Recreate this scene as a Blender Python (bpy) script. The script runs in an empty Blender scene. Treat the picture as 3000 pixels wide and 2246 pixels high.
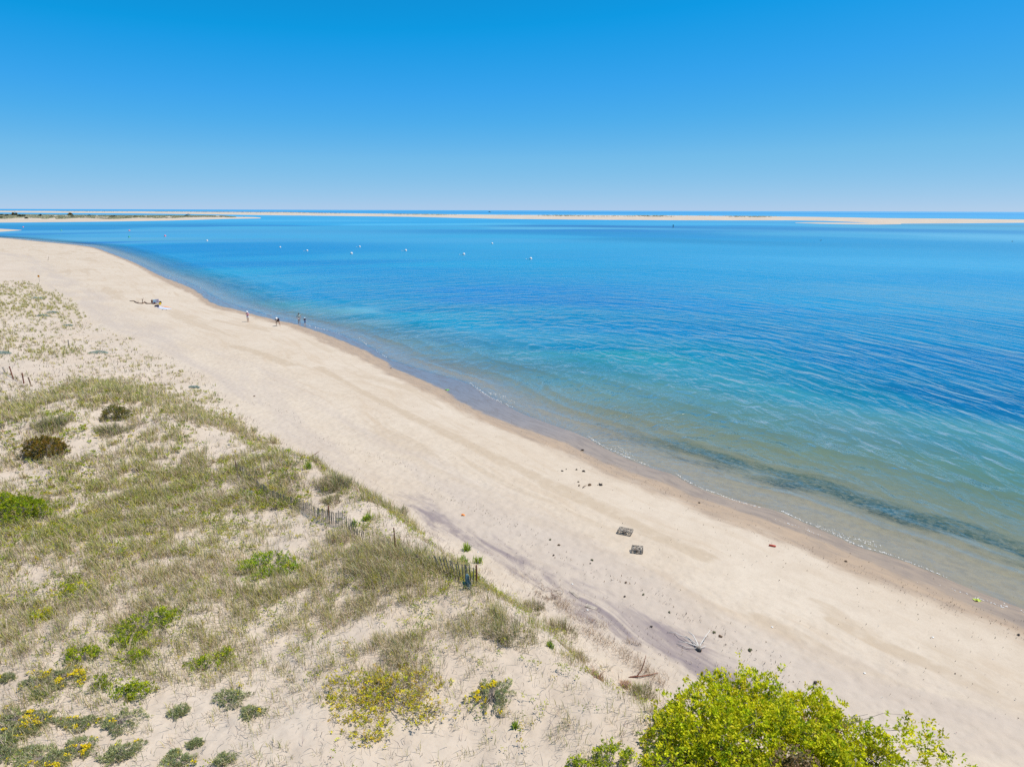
import bpy, math, random
import numpy as np
from mathutils import Vector, Matrix, Euler

random.seed(7)
RNG = np.random.default_rng(11)
C = bpy.context.scene.collection
R = math.radians

# ------------------------------------------------------------------ camera
CAM = np.array([0.0, 0.0, 17.0])
PITCH = R(14.22)
ROLL = R(0.172)
cam_d = bpy.data.cameras.new("camera")
cam_d.sensor_fit = 'HORIZONTAL'; cam_d.sensor_width = 36.0; cam_d.lens = 24.0
cam_d.clip_start = 0.1; cam_d.clip_end = 200000
cam = bpy.data.objects.new("camera", cam_d); C.objects.link(cam)
cam.location = CAM
rotm = Euler((math.pi/2 - PITCH, 0, 0)).to_matrix() @ Matrix.Rotation(ROLL, 3, 'Z')
cam.rotation_euler = rotm.to_euler()
bpy.context.scene.camera = cam
RM = np.array(rotm)

# ------------------------------------------------------------------ noise helpers
def _hash(ix, iy, seed):
    n = (ix.astype(np.int64)*374761393 + iy.astype(np.int64)*668265263 + seed*982451653) & 0x7fffffff
    n = ((n ^ (n >> 13))*1274126177) & 0x7fffffff
    n = n ^ (n >> 16)
    return (n & 0xffff)/65535.0
def vnoise(x, y, seed=0):
    x = np.asarray(x, float); y = np.asarray(y, float)
    ix = np.floor(x); iy = np.floor(y); fx = x-ix; fy = y-iy
    fx = fx*fx*fx*(fx*(fx*6-15)+10); fy = fy*fy*fy*(fy*(fy*6-15)+10)
    a = _hash(ix, iy, seed); b = _hash(ix+1, iy, seed); c = _hash(ix, iy+1, seed); d = _hash(ix+1, iy+1, seed)
    return (a*(1-fx)+b*fx)*(1-fy)+(c*(1-fx)+d*fx)*fy
def fbm(x, y, seed=0, octv=3):
    s = 0; a = .5; t = 0
    for k in range(octv):
        s = s+a*vnoise(x*2**k, y*2**k, seed+k*17); t += a; a *= .5
    return s/t
def sstep(a, b, x):
    t = np.clip((x-a)/(b-a), 0, 1); return t*t*(3-2*t)

# ------------------------------------------------------------------ from photograph to ground
def rays(px, py):
    px = np.asarray(px, float); py = np.asarray(py, float)
    res = -3.5+10*((px-1500)/1500)**2
    w = 1-sstep(760, 1000, py)
    py = py-np.clip(res, -4, 9)*w
    d = np.stack([(px-1500)/2000, -(py-1123)/2000, -np.ones_like(px)], -1)
    return d @ RM.T
def plane(pts, z):
    p = np.array(pts, float); d = rays(p[:, 0], p[:, 1]); t = (z-CAM[2])/d[:, 2]
    return (CAM+d*t[:, None])[:, :2]
def smooth(P, n=2):
    for _ in range(n):
        q = P[:-1]*.75+P[1:]*.25; r = P[:-1]*.25+P[1:]*.75
        P = np.concatenate([P[:1], np.stack([q, r], 1).reshape(-1, 2), P[-1:]])
    return P
def extend(P, l0, l1):
    a = P[0]-P[1]; a /= np.linalg.norm(a); b = P[-1]-P[-2]; b /= np.linalg.norm(b)
    return np.concatenate([[P[0]+a*l0], P, [P[-1]+b*l1]])
def polydist(P, x, y):
    """distance to an open polyline, arc length at the nearest point, and side (left of travel = +)"""
    x = np.asarray(x, float); y = np.asarray(y, float)
    best = np.full(x.shape, 1e18); s = np.zeros(x.shape); acc = 0.0
    side = np.ones(x.shape)
    for i in range(len(P)-1):
        a = P[i]; b = P[i+1]; e = b-a; L = np.hypot(*e)
        if L < 1e-6: continue
        t = np.clip(((x-a[0])*e[0]+(y-a[1])*e[1])/(L*L), 0, 1)
        dx = x-(a[0]+t*e[0]); dy = y-(a[1]+t*e[1]); dd = dx*dx+dy*dy
        cr = e[0]*dy-e[1]*dx
        m = dd < best-1e-9
        best = np.where(m, dd, best); s = np.where(m, acc+t*L, s); side = np.where(m, np.where(cr >= 0, 1.0, -1.0), side)
        acc += L
    return np.sqrt(best), s, side

WATER = [(-700,690),(-300,694),(0,700),(149,713),(259,721),(285,726),(332,741),(396,763),(443,787),(490,808),(520,815),(554,828),(590,845),(625,866),(660,884),(700,896),(740,907),(789,922),(850,937),(901,949),(987,973),(1021,989),(1072,1011),(1104,1027),(1132,1049),(1210,1076),(1287,1099),(1370,1120),(1407,1144),(1500,1194),(1523,1207),(1595,1234),(1718,1277),(1762,1306),(1834,1339),(1906,1368),(1979,1388),(2015,1411),(2069,1436),(2109,1449),(2200,1474),(2287,1496),(2344,1523),(2450,1567),(2507,1596),(2641,1636),(2751,1681),(2832,1716),(3000,1779),(3300,1900)]
SLICK = [(-700,692),(-300,696),(0,702),(149,716),(259,725),(285,730),(332,748),(396,771),(443,796),(490,818),(554,840),(585,859),(611,884),(649,899),(680,903),(727,916),(768,927),(809,936),(862,947),(891,957),(958,979),(1053,1017),(1135,1058),(1148,1077),(1211,1099),(1275,1131),(1370,1185),(1400,1205),(1490,1241),(1635,1288),(1725,1331),(1780,1360),(1906,1400),(1979,1422),(2051,1458),(2196,1500),(2290,1535),(2425,1590),(2568,1655),(2710,1708),(2792,1750),(3000,1830),(3300,1950)]
DAMP = [(-700,693),(-300,697),(0,704),(149,718),(259,727),(285,733),(332,751),(396,776),(443,804),(490,830),(554,855),(585,874),(611,897),(649,908),(680,910),(727,921),(768,933),(809,943),(862,960),(900,976),(958,1004),(1053,1042),(1116,1080),(1211,1130),(1275,1160),(1370,1210),(1496,1262),(1640,1318),(1780,1385),(1906,1424),(2051,1488),(2100,1512),(2263,1559),(2425,1640),(2568,1693),(2710,1743),(2792,1787),(2914,1825),(3000,1862),(3300,1990)]
DUNE = [(-700,720),(-300,735),(0,750),(45,768),(90,800),(130,842),(175,862),(215,885),(262,938),(300,955),(400,1000),(470,1030),(540,1070),(600,1098),(640,1150),(690,1192),(740,1232),(780,1272),(850,1308),(900,1342),(960,1375),(1030,1395),(1060,1440),(1130,1472),(1190,1492),(1220,1530),(1290,1572),(1340,1612),(1400,1645),(1460,1692),(1510,1722),(1560,1770),(1640,1805),(1700,1880),(1760,1930),(1830,1985),(1900,2018),(1990,2070),(2300,2200),(2700,2330),(3100,2440)]
WEED = [(1700,1228),(1850,1276),(2050,1326),(2222,1368),(2425,1432),(2629,1498),(2792,1545),(2995,1602),(3300,1700)]
VIOLET = [(1200,1450),(1270,1500),(1330,1545),(1430,1583),(1530,1630),(1620,1675),(1700,1722),(1790,1768),(1860,1803),(1940,1845),(2010,1882),(2090,1935),(2200,2000)]
TAN = [[(690,1015),(760,1035),(860,1065)],[(930,1070),(1037,1127),(1100,1165),(1180,1200),(1280,1245),(1370,1292),(1440,1325),(1500,1350),(1590,1395),(1650,1425),(1720,1455),(1800,1490),(1880,1530),(1960,1572),(2060,1615)],
 [(2230,1800),(2330,1855),(2450,1920),(2560,1985),(2650,2035),(2750,2080),(2900,2130),(3050,2180)],[(2440,1800),(2600,1880),(2740,1925),(2850,1985),(3000,2050)],[(1200,1340),(1330,1400),(1430,1440)],[(1560,1520),(1640,1545),(1720,1570)]]
W_ = smooth(extend(plane(WATER, 0.0), 2000, 60), 1)
S_ = smooth(extend(plane(SLICK, 0.15), 2000, 60), 1)
D_ = smooth(extend(plane(DAMP, 0.3), 2000, 60), 1)
U_ = smooth(extend(plane(DUNE, 1.25), 1500, 40), 1)
WD_ = smooth(plane(WEED, -0.3), 1)
# travel runs from far left to near right: land lies on the right-hand side -> negative side
def sd(P, x, y):
    d, s, side = polydist(P, x, y); return -side*d, s

BUMPS = []      # extra dune mounds: x, y, radius, height
def add_bump(px, py, rad, h):
    p = plane([(px, py)], 2.8)[0]; BUMPS.append((p[0], p[1], rad, h))
add_bump(330, 1190, 5.5, .9); add_bump(120, 1270, 5.0, .7); add_bump(560, 1240, 4.0, .4)
add_bump(1000, 1420, 1.8, .35); add_bump(1150, 1485, 1.5, .3); add_bump(900, 1360, 2.0, .3)
add_bump(1150, 1720, 3.0, .35); add_bump(1630, 1840, .9, .3); add_bump(1470, 1860, 1.2, .25); add_bump(1050, 1980, 2.2, .25)

def height(x, y, full=False):
    x = np.asarray(x, float); y = np.asarray(y, float)
    dw, s = sd(W_, x, y); dd, s2 = sd(U_, x, y)
    a = np.maximum(dw, 0)
    zb = 1.35*(1-np.exp(-(a/15)**1.25))
    b = np.maximum(-dw, 0)
    zw = -np.minimum(0.075*b*(0.6+0.4*sstep(0, 12, b)), 4.0)
    z = np.where(dw > 0, zb, zw)
    r = np.hypot(x, y)
    wid = 3.0+np.clip((y-38)/30, 0, 1)*16
    hd = 1.75-0.55*sstep(45, 80, y)
    k = sstep(0, 1, dd/wid)
    z = z+hd*k
    k2 = sstep(0, 5, dd)
    z = z+k2*((fbm(x/6.5, y/6.5, 3)-.5)*1.0*(1-.4*sstep(45, 80, y))+(fbm(x/1.5, y/1.5, 9)-.5)*.2)
    z = z+k2*np.clip(dd-15, 0, 60)*0.02
    up = sstep(-14, -6, dd)*(1-k2)*sstep(2, 8, dw)
    z = z+up*(fbm(x/.9, y/.9, 21)-.5)*.05
    for bx, by, br, bh in BUMPS:
        z = z+bh*np.exp(-((x-bx)**2+(y-by)**2)/(br*br))*sstep(-.5, 2, dd)
    if full: return z, dw, dd, s
    return z

_TS = np.concatenate([np.geomspace(8, 400, 500), np.geomspace(405, 9000, 120)])
def at(px, py, dz=0.0):
    """the point of the ground seen at a place in the photograph"""
    d = rays([px], [py])[0]
    d = d/np.hypot(d[0], d[1])
    p = CAM+_TS[:, None]*d
    below = p[:, 2] < np.maximum(height(p[:, 0], p[:, 1]), 0.0)
    i = int(np.argmax(below)) if below.any() else len(_TS)-1
    lo, hi = _TS[max(i-1, 0)], _TS[i]
    for _ in range(3):
        t = np.linspace(lo, hi, 12); q = CAM+t[:, None]*d
        bl = q[:, 2] < np.maximum(height(q[:, 0], q[:, 1]), 0.0)
        j = int(np.argmax(bl)) if bl.any() else 11
        lo, hi = t[max(j-1, 0)], t[j]
    q = CAM+hi*d
    return Vector((q[0], q[1], q[2]+dz))
def gz(x, y): return float(height(np.array([x]), np.array([y]))[0])

# ------------------------------------------------------------------ object helpers
def tag(o, label=None, cat=None, group=None, kind=None):
    if label: o['label'] = label
    if cat: o['category'] = cat
    if group: o['group'] = group
    if kind: o['kind'] = kind
    return o
def empty(name, loc, rz=0.0):
    o = bpy.data.objects.new(name, None); C.objects.link(o)
    o.location = loc; o.rotation_euler = (0, 0, rz); o.empty_display_size = .2
    return o
def mesh_arrays(name, V, F, mat=None, parent=None, cols=None, smooth_=False, loc=None, extra=None):
    """V (n,3), F (m,k) with one k; cols (n,3) per vertex"""
    V = np.asarray(V, np.float32); F = np.asarray(F, np.int32)
    me = bpy.data.meshes.new(name)
    me.vertices.add(len(V)); me.vertices.foreach_set('co', V.ravel())
    m, k = F.shape
    me.loops.add(m*k); me.loops.foreach_set('vertex_index', F.ravel())
    me.polygons.add(m)
    me.polygons.foreach_set('loop_start', np.arange(0, m*k, k, dtype=np.int32))
    me.polygons.foreach_set('loop_total', np.full(m, k, np.int32))
    if smooth_: me.polygons.foreach_set('use_smooth', np.ones(m, bool))
    me.update(calc_edges=True)
    if cols is not None:
        at_ = me.attributes.new('col', 'FLOAT_COLOR', 'POINT')
        c4 = np.ones((len(V), 4), np.float32); c4[:, :3] = cols
        at_.data.foreach_set('color', c4.ravel())
    for nm, arr in (extra or {}).items():
        at_ = me.attributes.new(nm, 'FLOAT_VECTOR', 'POINT')
        at_.data.foreach_set('vector', np.asarray(arr, np.float32).ravel())
    if mat: me.materials.append(mat)
    o = bpy.data.objects.new(name, me); C.objects.link(o)
    if parent: o.parent = parent
    if loc is not None: o.location = loc
    return o
class MB:
    def __init__(s): s.v = []; s.f = []
    def add(s, V, F):
        n = len(s.v); s.v += [tuple(p) for p in V]; s.f += [tuple(i+n for i in q) for q in F]; return s
    def box(s, c, size, rot=None):
        h = [d/2 for d in size]; V = []
        for k in range(8):
            p = Vector(((1 if k & 1 else -1)*h[0], (1 if k & 2 else -1)*h[1], (1 if k & 4 else -1)*h[2]))
            if rot is not None: p = rot @ p
            V.append(p+Vector(c))
        return s.add(V, [(0,2,3,1),(4,5,7,6),(0,1,5,4),(2,6,7,3),(0,4,6,2),(1,3,7,5)])
    def tube(s, pts, rad, n=6, cap=True):
        pts = [Vector(p) for p in pts]; m = len(pts)
        if not hasattr(rad, '__len__'): rad = [rad]*m
        V = []; ref = Vector((0.13, .31, .94))
        for i, p in enumerate(pts):
            t = (pts[min(i+1, m-1)]-pts[max(i-1, 0)])
            if t.length < 1e-9: t = Vector((0, 0, 1))
            t.normalize(); a = t.cross(ref)
            if a.length < .05: a = t.cross(Vector((1, 0, 0)))
            a.normalize(); b = t.cross(a)
            for k in range(n):
                w = 2*math.pi*k/n; V.append(p+(a*math.cos(w)+b*math.sin(w))*rad[i])
        F = [(i*n+k, i*n+(k+1) % n, (i+1)*n+(k+1) % n, (i+1)*n+k) for i in range(m-1) for k in range(n)]
        if cap: F += [tuple(range(n-1, -1, -1)), tuple((m-1)*n+k for k in range(n))]
        return s.add(V, F)
    def ball(s, c, r, nu=10, nv=7, jit=0.0, seed=0):
        rr = random.Random(seed); c = Vector(c); rx, ry, rz = r if hasattr(r, '__len__') else (r, r, r)
        V = [c+Vector((0, 0, rz))]
        for i in range(1, nv):
            a = math.pi*i/nv
            for k in range(nu):
                b = 2*math.pi*k/nu; j = 1+rr.uniform(-jit, jit)
                V.append(c+Vector((rx*math.sin(a)*math.cos(b)*j, ry*math.sin(a)*math.sin(b)*j, rz*math.cos(a)*j)))
        V.append(c-Vector((0, 0, rz))); F = []
        for k in range(nu): F.append((0, 1+k, 1+(k+1) % nu)); F.append((len(V)-1, 1+(nv-2)*nu+(k+1) % nu, 1+(nv-2)*nu+k))
        for i in range(nv-2):
            for k in range(nu):
                a = 1+i*nu+k; b = 1+i*nu+(k+1) % nu; F.append((a, a+nu, b+nu, b))
        return s.add(V, F)
    def grid(s, fn, nu, nv):
        V = [fn(i/nu, j/nv) for j in range(nv+1) for i in range(nu+1)]
        return s.add(V, [(j*(nu+1)+i, j*(nu+1)+i+1, (j+1)*(nu+1)+i+1, (j+1)*(nu+1)+i) for j in range(nv) for i in range(nu)])
    def build(s, name, mat, parent=None, loc=None, smooth_=False, rz=None):
        me = bpy.data.meshes.new(name); me.from_pydata([tuple(p) for p in s.v], [], s.f); me.update()
        if mat: me.materials.append(mat)
        if smooth_: me.polygons.foreach_set('use_smooth', np.ones(len(me.polygons), bool))
        o = bpy.data.objects.new(name, me); C.objects.link(o)
        if parent: o.parent = parent
        if loc is not None: o.location = loc
        if rz is not None: o.rotation_euler = (0, 0, rz)
        return o
def copy_tree(o, parent=None):
    c = o.copy(); C.objects.link(c)
    if parent: c.parent = parent
    for ch in [x for x in bpy.data.objects if x.parent == o]: copy_tree(ch, c)
    return c

# ------------------------------------------------------------------ node helpers
class NT:
    def __init__(s, name):
        s.m = bpy.data.materials.new(name); s.m.use_nodes = True; s.t = s.m.node_tree
        s.t.nodes.clear(); s.out = s.n('ShaderNodeOutputMaterial')
    def n(s, typ, inp=None, **kw):
        nd = s.t.nodes.new(typ)
        for k, v in kw.items(): setattr(nd, k, v)
        for k, v in (inp or {}).items():
            sk = nd.inputs[k]
            if isinstance(v, bpy.types.NodeSocket): s.t.links.new(v, sk)
            else: sk.default_value = v
        return nd
    def math(s, op, a, b=0.0, c=0.0, clamp=False):
        nd = s.t.nodes.new('ShaderNodeMath'); nd.operation = op; nd.use_clamp = clamp
        for i, v in enumerate((a, b, c)):
            if isinstance(v, bpy.types.NodeSocket): s.t.links.new(v, nd.inputs[i])
            else: nd.inputs[i].default_value = v
        return nd.outputs[0]
    def ss(s, v, a, b, lo=0.0, hi=1.0):
        nd = s.n('ShaderNodeMapRange', {0: v, 1: a, 2: b, 3: lo, 4: hi}, interpolation_type='SMOOTHSTEP'); return nd.outputs[0]
    def mix(s, f, a, b, blend='MIX'):
        nd = s.n('ShaderNodeMix', data_type='RGBA', blend_type=blend)
        for i, v in ((0, f), (6, a), (7, b)):
            if isinstance(v, bpy.types.NodeSocket): s.t.links.new(v, nd.inputs[i])
            else: nd.inputs[i].default_value = v if not hasattr(v, '__len__') else (tuple(v)+(1,))[:4]
        return nd.outputs[2]
    def noise(s, vec, scale, detail=2.0, rough=.5, dist=0.0):
        inp = {'Scale': scale, 'Detail': detail, 'Roughness': rough, 'Distortion': dist}
        if vec is not None: inp['Vector'] = vec
        return s.n('ShaderNodeTexNoise', inp).outputs['Fac']
    def vec(s, x, y, z=0.0): return s.n('ShaderNodeCombineXYZ', {0: x, 1: y, 2: z}).outputs[0]
    def attr(s, nm):
        return s.n('ShaderNodeAttribute', attribute_name=nm)
    def sep(s, v): return s.n('ShaderNodeSeparateXYZ', {0: v}).outputs
    def surf(s, sh): s.t.links.new(sh, s.out.inputs['Surface']); return s.m
def simple(name, col, rough=.7, var=.15, scale=8.0, metal=0.0, bump=0.0):
    t = NT(name); tc = t.n('ShaderNodeTexCoord').outputs['Object']
    nz = t.noise(tc, scale, 3)
    c = t.mix(t.ss(nz, .3, .7), [x*(1-var) for x in col], [min(1, x*(1+var)) for x in col])
    b = t.n('ShaderNodeBsdfPrincipled', {'Base Color': c, 'Roughness': rough, 'Metallic': metal})
    if bump: t.t.links.new(t.n('ShaderNodeBump', {'Strength': bump, 'Height': nz}).outputs[0], b.inputs['Normal'])
    return t.surf(b.outputs[0])
def leafmat(name, trans=.35, tint=(1, 1, 1), rough=.6):
    """leaf or blade colour comes from the mesh (each leaf its own shade of the plant's colour)"""
    t = NT(name); col = t.attr('col').outputs['Color']
    c = t.mix(1.0, col, tint, 'MULTIPLY')
    d = t.n('ShaderNodeBsdfPrincipled', {'Base Color': c, 'Roughness': rough, 'Specular IOR Level': .25})
    tr = t.n('ShaderNodeBsdfTranslucent', {'Color': c})
    return t.surf(t.n('ShaderNodeMixShader', {0: trans, 1: d.outputs[0], 2: tr.outputs[0]}).outputs[0])

# ------------------------------------------------------------------ light
SUN_EL, SUN_AZ = R(65), R(84)      # azimuth measured from +Y (view direction) towards +X
sc = bpy.context.scene
w = bpy.data.worlds.new("World"); sc.world = w; w.use_nodes = True
nt = w.node_tree; nt.nodes.clear()
sky = nt.nodes.new('ShaderNodeTexSky'); sky.sky_type = 'NISHITA'; sky.sun_disc = False
sky.sun_elevation = SUN_EL; sky.sun_rotation = SUN_AZ
sky.air_density = 0.6; sky.dust_density = 0.0; sky.ozone_density = 4.0; sky.altitude = 0
sc1 = nt.nodes.new('ShaderNodeVectorMath'); sc1.operation = 'SCALE'; sc1.inputs['Scale'].default_value = .085
cur = nt.nodes.new('ShaderNodeRGBCurve'); cur.mapping.use_clip = False
def setcurve(c, pts):
    while len(c.points) > 2: c.points.remove(c.points[1])
    for i, (x, y) in enumerate(pts):
        if i == 0: p = c.points[0]; p.location = (x, y)
        elif i == 1: p = c.points[len(c.points)-1]; p.location = (x, y)
        else: p = c.points.new(x, y)
    for p in c.points: p.handle_type = 'VECTOR'
setcurve(cur.mapping.curves[0], [(0, 0), (1, .62), (.045, .004), (.106, .004), (.18, .06), (.254, .132), (.527, .31)])
setcurve(cur.mapping.curves[1], [(0, 0), (1, .64), (.086, .115), (.191, .25), (.31, .33), (.411, .392), (.64, .468)])
setcurve(cur.mapping.curves[2], [(0, 0), (1, .68), (.19, .30), (.29, .47), (.376, .61), (.45, .655), (.62, .64)])
cur.mapping.update()
sc2 = nt.nodes.new('ShaderNodeVectorMath'); sc2.operation = 'SCALE'; sc2.inputs['Scale'].default_value = 10.0
bg = nt.nodes.new('ShaderNodeBackground'); bg.inputs['Strength'].default_value = 0.1
wo = nt.nodes.new('ShaderNodeOutputWorld')
nt.links.new(sky.outputs[0], sc1.inputs[0]); nt.links.new(sc1.outputs[0], cur.inputs['Color']); nt.links.new(cur.outputs[0], sc2.inputs[0])
nt.links.new(sc2.outputs[0], bg.inputs['Color']); nt.links.new(bg.outputs[0], wo.inputs['Surface'])
sun_d = bpy.data.lights.new("sun", 'SUN'); sun_d.energy = 4.2; sun_d.angle = R(.53); sun_d.color = (1, .93, .82)
sun = bpy.data.objects.new("sun", sun_d); C.objects.link(sun)
sv = Vector((math.sin(SUN_AZ)*math.cos(SUN_EL), math.cos(SUN_AZ)*math.cos(SUN_EL), math.sin(SUN_EL)))
sun.rotation_euler = sv.to_track_quat('Z', 'Y').to_euler(); sun.location = (60, 30, 120)
vs = sc.view_settings
sc.display_settings.display_device = 'sRGB'
vs.view_transform = 'Standard'; vs.look = 'None'; vs.exposure = 0.36; vs.gamma = 1.0; vs.use_curve_mapping = False
sc.cycles.max_bounces = 6; sc.cycles.transparent_max_bounces = 12; sc.cycles.caustics_reflective = False; sc.cycles.caustics_refractive = False
sc.cycles.use_denoising = False
sc.cycles.sample_clamp_indirect = 4.0; sc.cycles.sample_clamp_direct = 2.5

# ------------------------------------------------------------------ ground
def polar(r, th):
    rr, tt = np.meshgrid(r, th, indexing='ij'); return rr*np.sin(tt), rr*np.cos(tt)
def gridfaces(nr, nt_):
    i = np.arange(nr-1)[:, None]*nt_+np.arange(nt_-1)[None, :]
    return np.stack([i, i+1, i+nt_+1, i+nt_], -1).reshape(-1, 4)
r_g = np.concatenate([np.linspace(1.5, 9.5, 9), np.geomspace(10, 130, 560), np.geomspace(131.5, 600, 130), np.geomspace(620, 70000, 40)])
th_g = np.concatenate([np.linspace(R(-100), R(-47), 40, endpoint=False), np.linspace(R(-47), R(47), 640), np.linspace(R(47.5), R(100), 40)])
X, Y = polar(r_g, th_g)
Z, DW, DDU, SS = height(X, Y, True)
VIO = polydist(smooth(plane(VIOLET, 1.1), 1), X, Y)[0]
TANW = np.min([polydist(smooth(plane(q, .8), 1), X, Y)[0]/wq for q, wq in zip(TAN, (1.1, .8, .75, .5, .6, .6))], 0)
SLK = sd(S_, X, Y)[0]; DMP = sd(D_, X, Y)[0]; WDD = polydist(WD_, X, Y)[0]
Fg = gridfaces(len(r_g), len(th_g))

def sand_mat():
    t = NT("beach_sand")
    tc = t.n('ShaderNodeTexCoord').outputs['Object']
    a = t.sep(t.attr('shore').outputs['Vector']); b = t.sep(t.attr('wet').outputs['Vector'])
    s, dw, dd = a[0], a[1], a[2]; slk, dmp, wd = b[0], b[1], b[2]
    big = t.noise(tc, .12, 3); med = t.noise(tc, 1.1, 4, .6); fine = t.noise(tc, 9, 3, .6)
    dry = t.mix(t.ss(big, .35, .65), (.515, .432, .342), (.54, .462, .375))
    dry = t.mix(t.ss(med, .35, .7), dry, t.mix(1.0, dry, (.93, .92, .91), 'MULTIPLY'))
    dry = t.mix(t.ss(fine, .45, .75, 0, .35), dry, t.mix(1.0, dry, (.82, .78, .74), 'MULTIPLY'))
    # dune sand is a little greyer and pinker
    dune = t.ss(dd, -1, 2)
    dry = t.mix(dune, dry, t.mix(1.0, dry, (.97, .965, .98), 'MULTIPLY'))
    # tan streaks left by the tide, drawn out along the shore
    sv_ = t.vec(t.math('MULTIPLY', s, .04), t.math('MULTIPLY', dw, .25))
    st = t.noise(sv_, 1.0, 5, .6, .6)
    stk = t.sep(t.attr('streak').outputs['Vector'])
    zone = t.math('MULTIPLY', t.ss(dw, 3, 7), t.ss(dd, -3, -8))
    tedge = t.math('ADD', stk[1], t.math('MULTIPLY', t.math('SUBTRACT', t.noise(t.vec(t.math('MULTIPLY', s, .12), t.math('MULTIPLY', dw, .6), 7.0), 1.0, 5, .65), .5), 3.0))
    stf = t.math('MULTIPLY', t.math('MAXIMUM', t.ss(st, .55, .61, 0, .75), t.ss(tedge, 1.0, .35)), zone)
    stf = t.math('MULTIPLY', stf, t.ss(t.noise(tc, 1.6, 3), .25, .55, .45, 1.0))
    c = t.mix(t.math('MULTIPLY', stf, .85), dry, (.43, .345, .255))
    st2 = t.noise(t.vec(t.math('MULTIPLY', s, .11), t.math('MULTIPLY', dw, .9), 5.0), 1.0, 4, .6, .4)
    c = t.mix(t.math('MULTIPLY', t.ss(st2, .5, .66, 0, .5), zone), c, (.45, .355, .26))
    # grey-violet heavy mineral sand by the foot of the dune
    mz = t.math('MULTIPLY', t.ss(dd, -8.5, -5.0), t.ss(dd, .3, -1.2))
    mz = t.math('MULTIPLY', mz, t.ss(dw, 5, 9))
    mn = t.noise(t.vec(t.math('MULTIPLY', s, .05), t.math('MULTIPLY', dd, .32), 9.0), 1.0, 5, .6, .7)
    c = t.mix(t.math('MULTIPLY', t.ss(mn, .36, .62, 0, .55), mz), c, (.41, .35, .31))
    mn2 = t.noise(t.vec(t.math('MULTIPLY', s, .09), t.math('MULTIPLY', dd, .7), 2.0), 1.0, 6, .62, 1.0)
    vedge = t.math('ADD', stk[0], t.math('MULTIPLY', t.math('SUBTRACT', t.noise(t.vec(t.math('MULTIPLY', s, .22), t.math('MULTIPLY', dd, .6), 1.0), 1.0, 6, .68, .9), .5), 7.0))
    mz2 = t.math('MULTIPLY', t.ss(vedge, 1.5, -.1), t.ss(mn2, .36, .6, .05, 1.0))
    c = t.mix(t.math('MULTIPLY', mz2, .85), c, (.20, .165, .178))
    # damp band, then the wet slick by the water
    wob = t.math('MULTIPLY', t.math('SUBTRACT', t.noise(t.vec(t.math('MULTIPLY', s, .25), t.math('MULTIPLY', dw, .6)), 1.0, 5, .65), .5), 3.2)
    df = t.ss(t.math('ADD', dmp, wob), .9, -.5)
    dtex = t.noise(t.vec(t.math('MULTIPLY', s, .5), t.math('MULTIPLY', dw, 2.2)), 1.0, 4, .7)
    dcol = t.mix(t.ss(dtex, .35, .68), (.385, .285, .20), (.30, .23, .175))
    c = t.mix(t.math('MULTIPLY', df, .92), c, dcol)
    wob2 = t.math('MULTIPLY', t.math('SUBTRACT', t.noise(t.vec(t.math('MULTIPLY', s, .3), t.math('MULTIPLY', dw, .5), 3.0), 1.0, 4, .6), .5), 1.6)
    wf = t.ss(t.math('ADD', slk, wob2), .35, -.35)
    wl = t.ss(s, -62, -30)
    c = t.mix(wf, c, t.mix(wl, t.mix(t.ss(dtex, .4, .65), (.21, .18, .165), (.165, .145, .14)), t.mix(t.ss(dtex, .4, .65), (.35, .26, .175), (.265, .20, .145))))
    # under water: sand, and a dark bed of pebbles and eelgrass
    c = t.mix(t.ss(dw, .4, -.8), c, t.mix(t.ss(t.noise(tc, 2.2, 4, .7), .35, .7), (.37, .275, .175), (.30, .225, .15)))
    wfar = t.ss(s, -44, -27)
    pw = t.math('ADD', wd, t.math('MULTIPLY', t.math('SUBTRACT', t.noise(t.vec(t.math('MULTIPLY', s, .2), t.math('MULTIPLY', dw, .55)), 1.0, 5, .68), .5), 10.5))
    pb = t.math('MULTIPLY', t.math('MULTIPLY', t.ss(pw, 3.0, .0), wfar), t.ss(t.noise(tc, 2.8, 6, .8), .34, .50))
    sp = t.n('ShaderNodeTexVoronoi', {'Scale': 4.5, 'Vector': tc}).outputs['Color']
    pbc = t.mix(t.sep(sp)[0], (.018, .018, .016), (.17, .135, .085))
    c = t.mix(t.math('MULTIPLY', pb, t.ss(dw, -.8, -1.6)), c, pbc)
    # dark bits of weed strewn in the damp band
    rough = t.math('ADD', t.ss(wf, 0, 1, .92, .14), t.math('MULTIPLY', wf, t.ss(dtex, .4, .7, 0, .22)))
    rough = t.math('SUBTRACT', rough, t.math('MULTIPLY', t.math('MULTIPLY', df, t.ss(wf, 1, 0)), .25))
    # footprints and wind ripples
    foot = t.math('MULTIPLY', t.ss(dd, -16, -5), t.ss(dw, 5, 10))
    fn = t.n('ShaderNodeTexVoronoi', {'Scale': 2.6, 'Vector': tc, 'Randomness': 1.0}, feature='SMOOTH_F1')
    h = t.math('ADD', t.math('MULTIPLY', t.math('MULTIPLY', fn.outputs['Distance'], foot), .10), t.math('MULTIPLY', med, .05))
    h = t.math('ADD', h, t.math('MULTIPLY', fine, .012))
    h = t.math('MULTIPLY', h, t.ss(df, 0, 1, 1.0, .12))
    bp = t.n('ShaderNodeBump', {'Strength': .75, 'Distance': 1.0, 'Height': h})
    bs = t.n('ShaderNodeBsdfPrincipled', {'Base Color': c, 'Roughness': rough, 'Normal': bp.outputs[0], 'Specular IOR Level': t.math('ADD', .12, t.math('MULTIPLY', wf, t.ss(wl, 0, 1, .55, .22)))})
    return t.surf(bs.outputs[0])
SAND = sand_mat()
V = np.stack([X.ravel(), Y.ravel(), Z.ravel()], -1)
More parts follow.
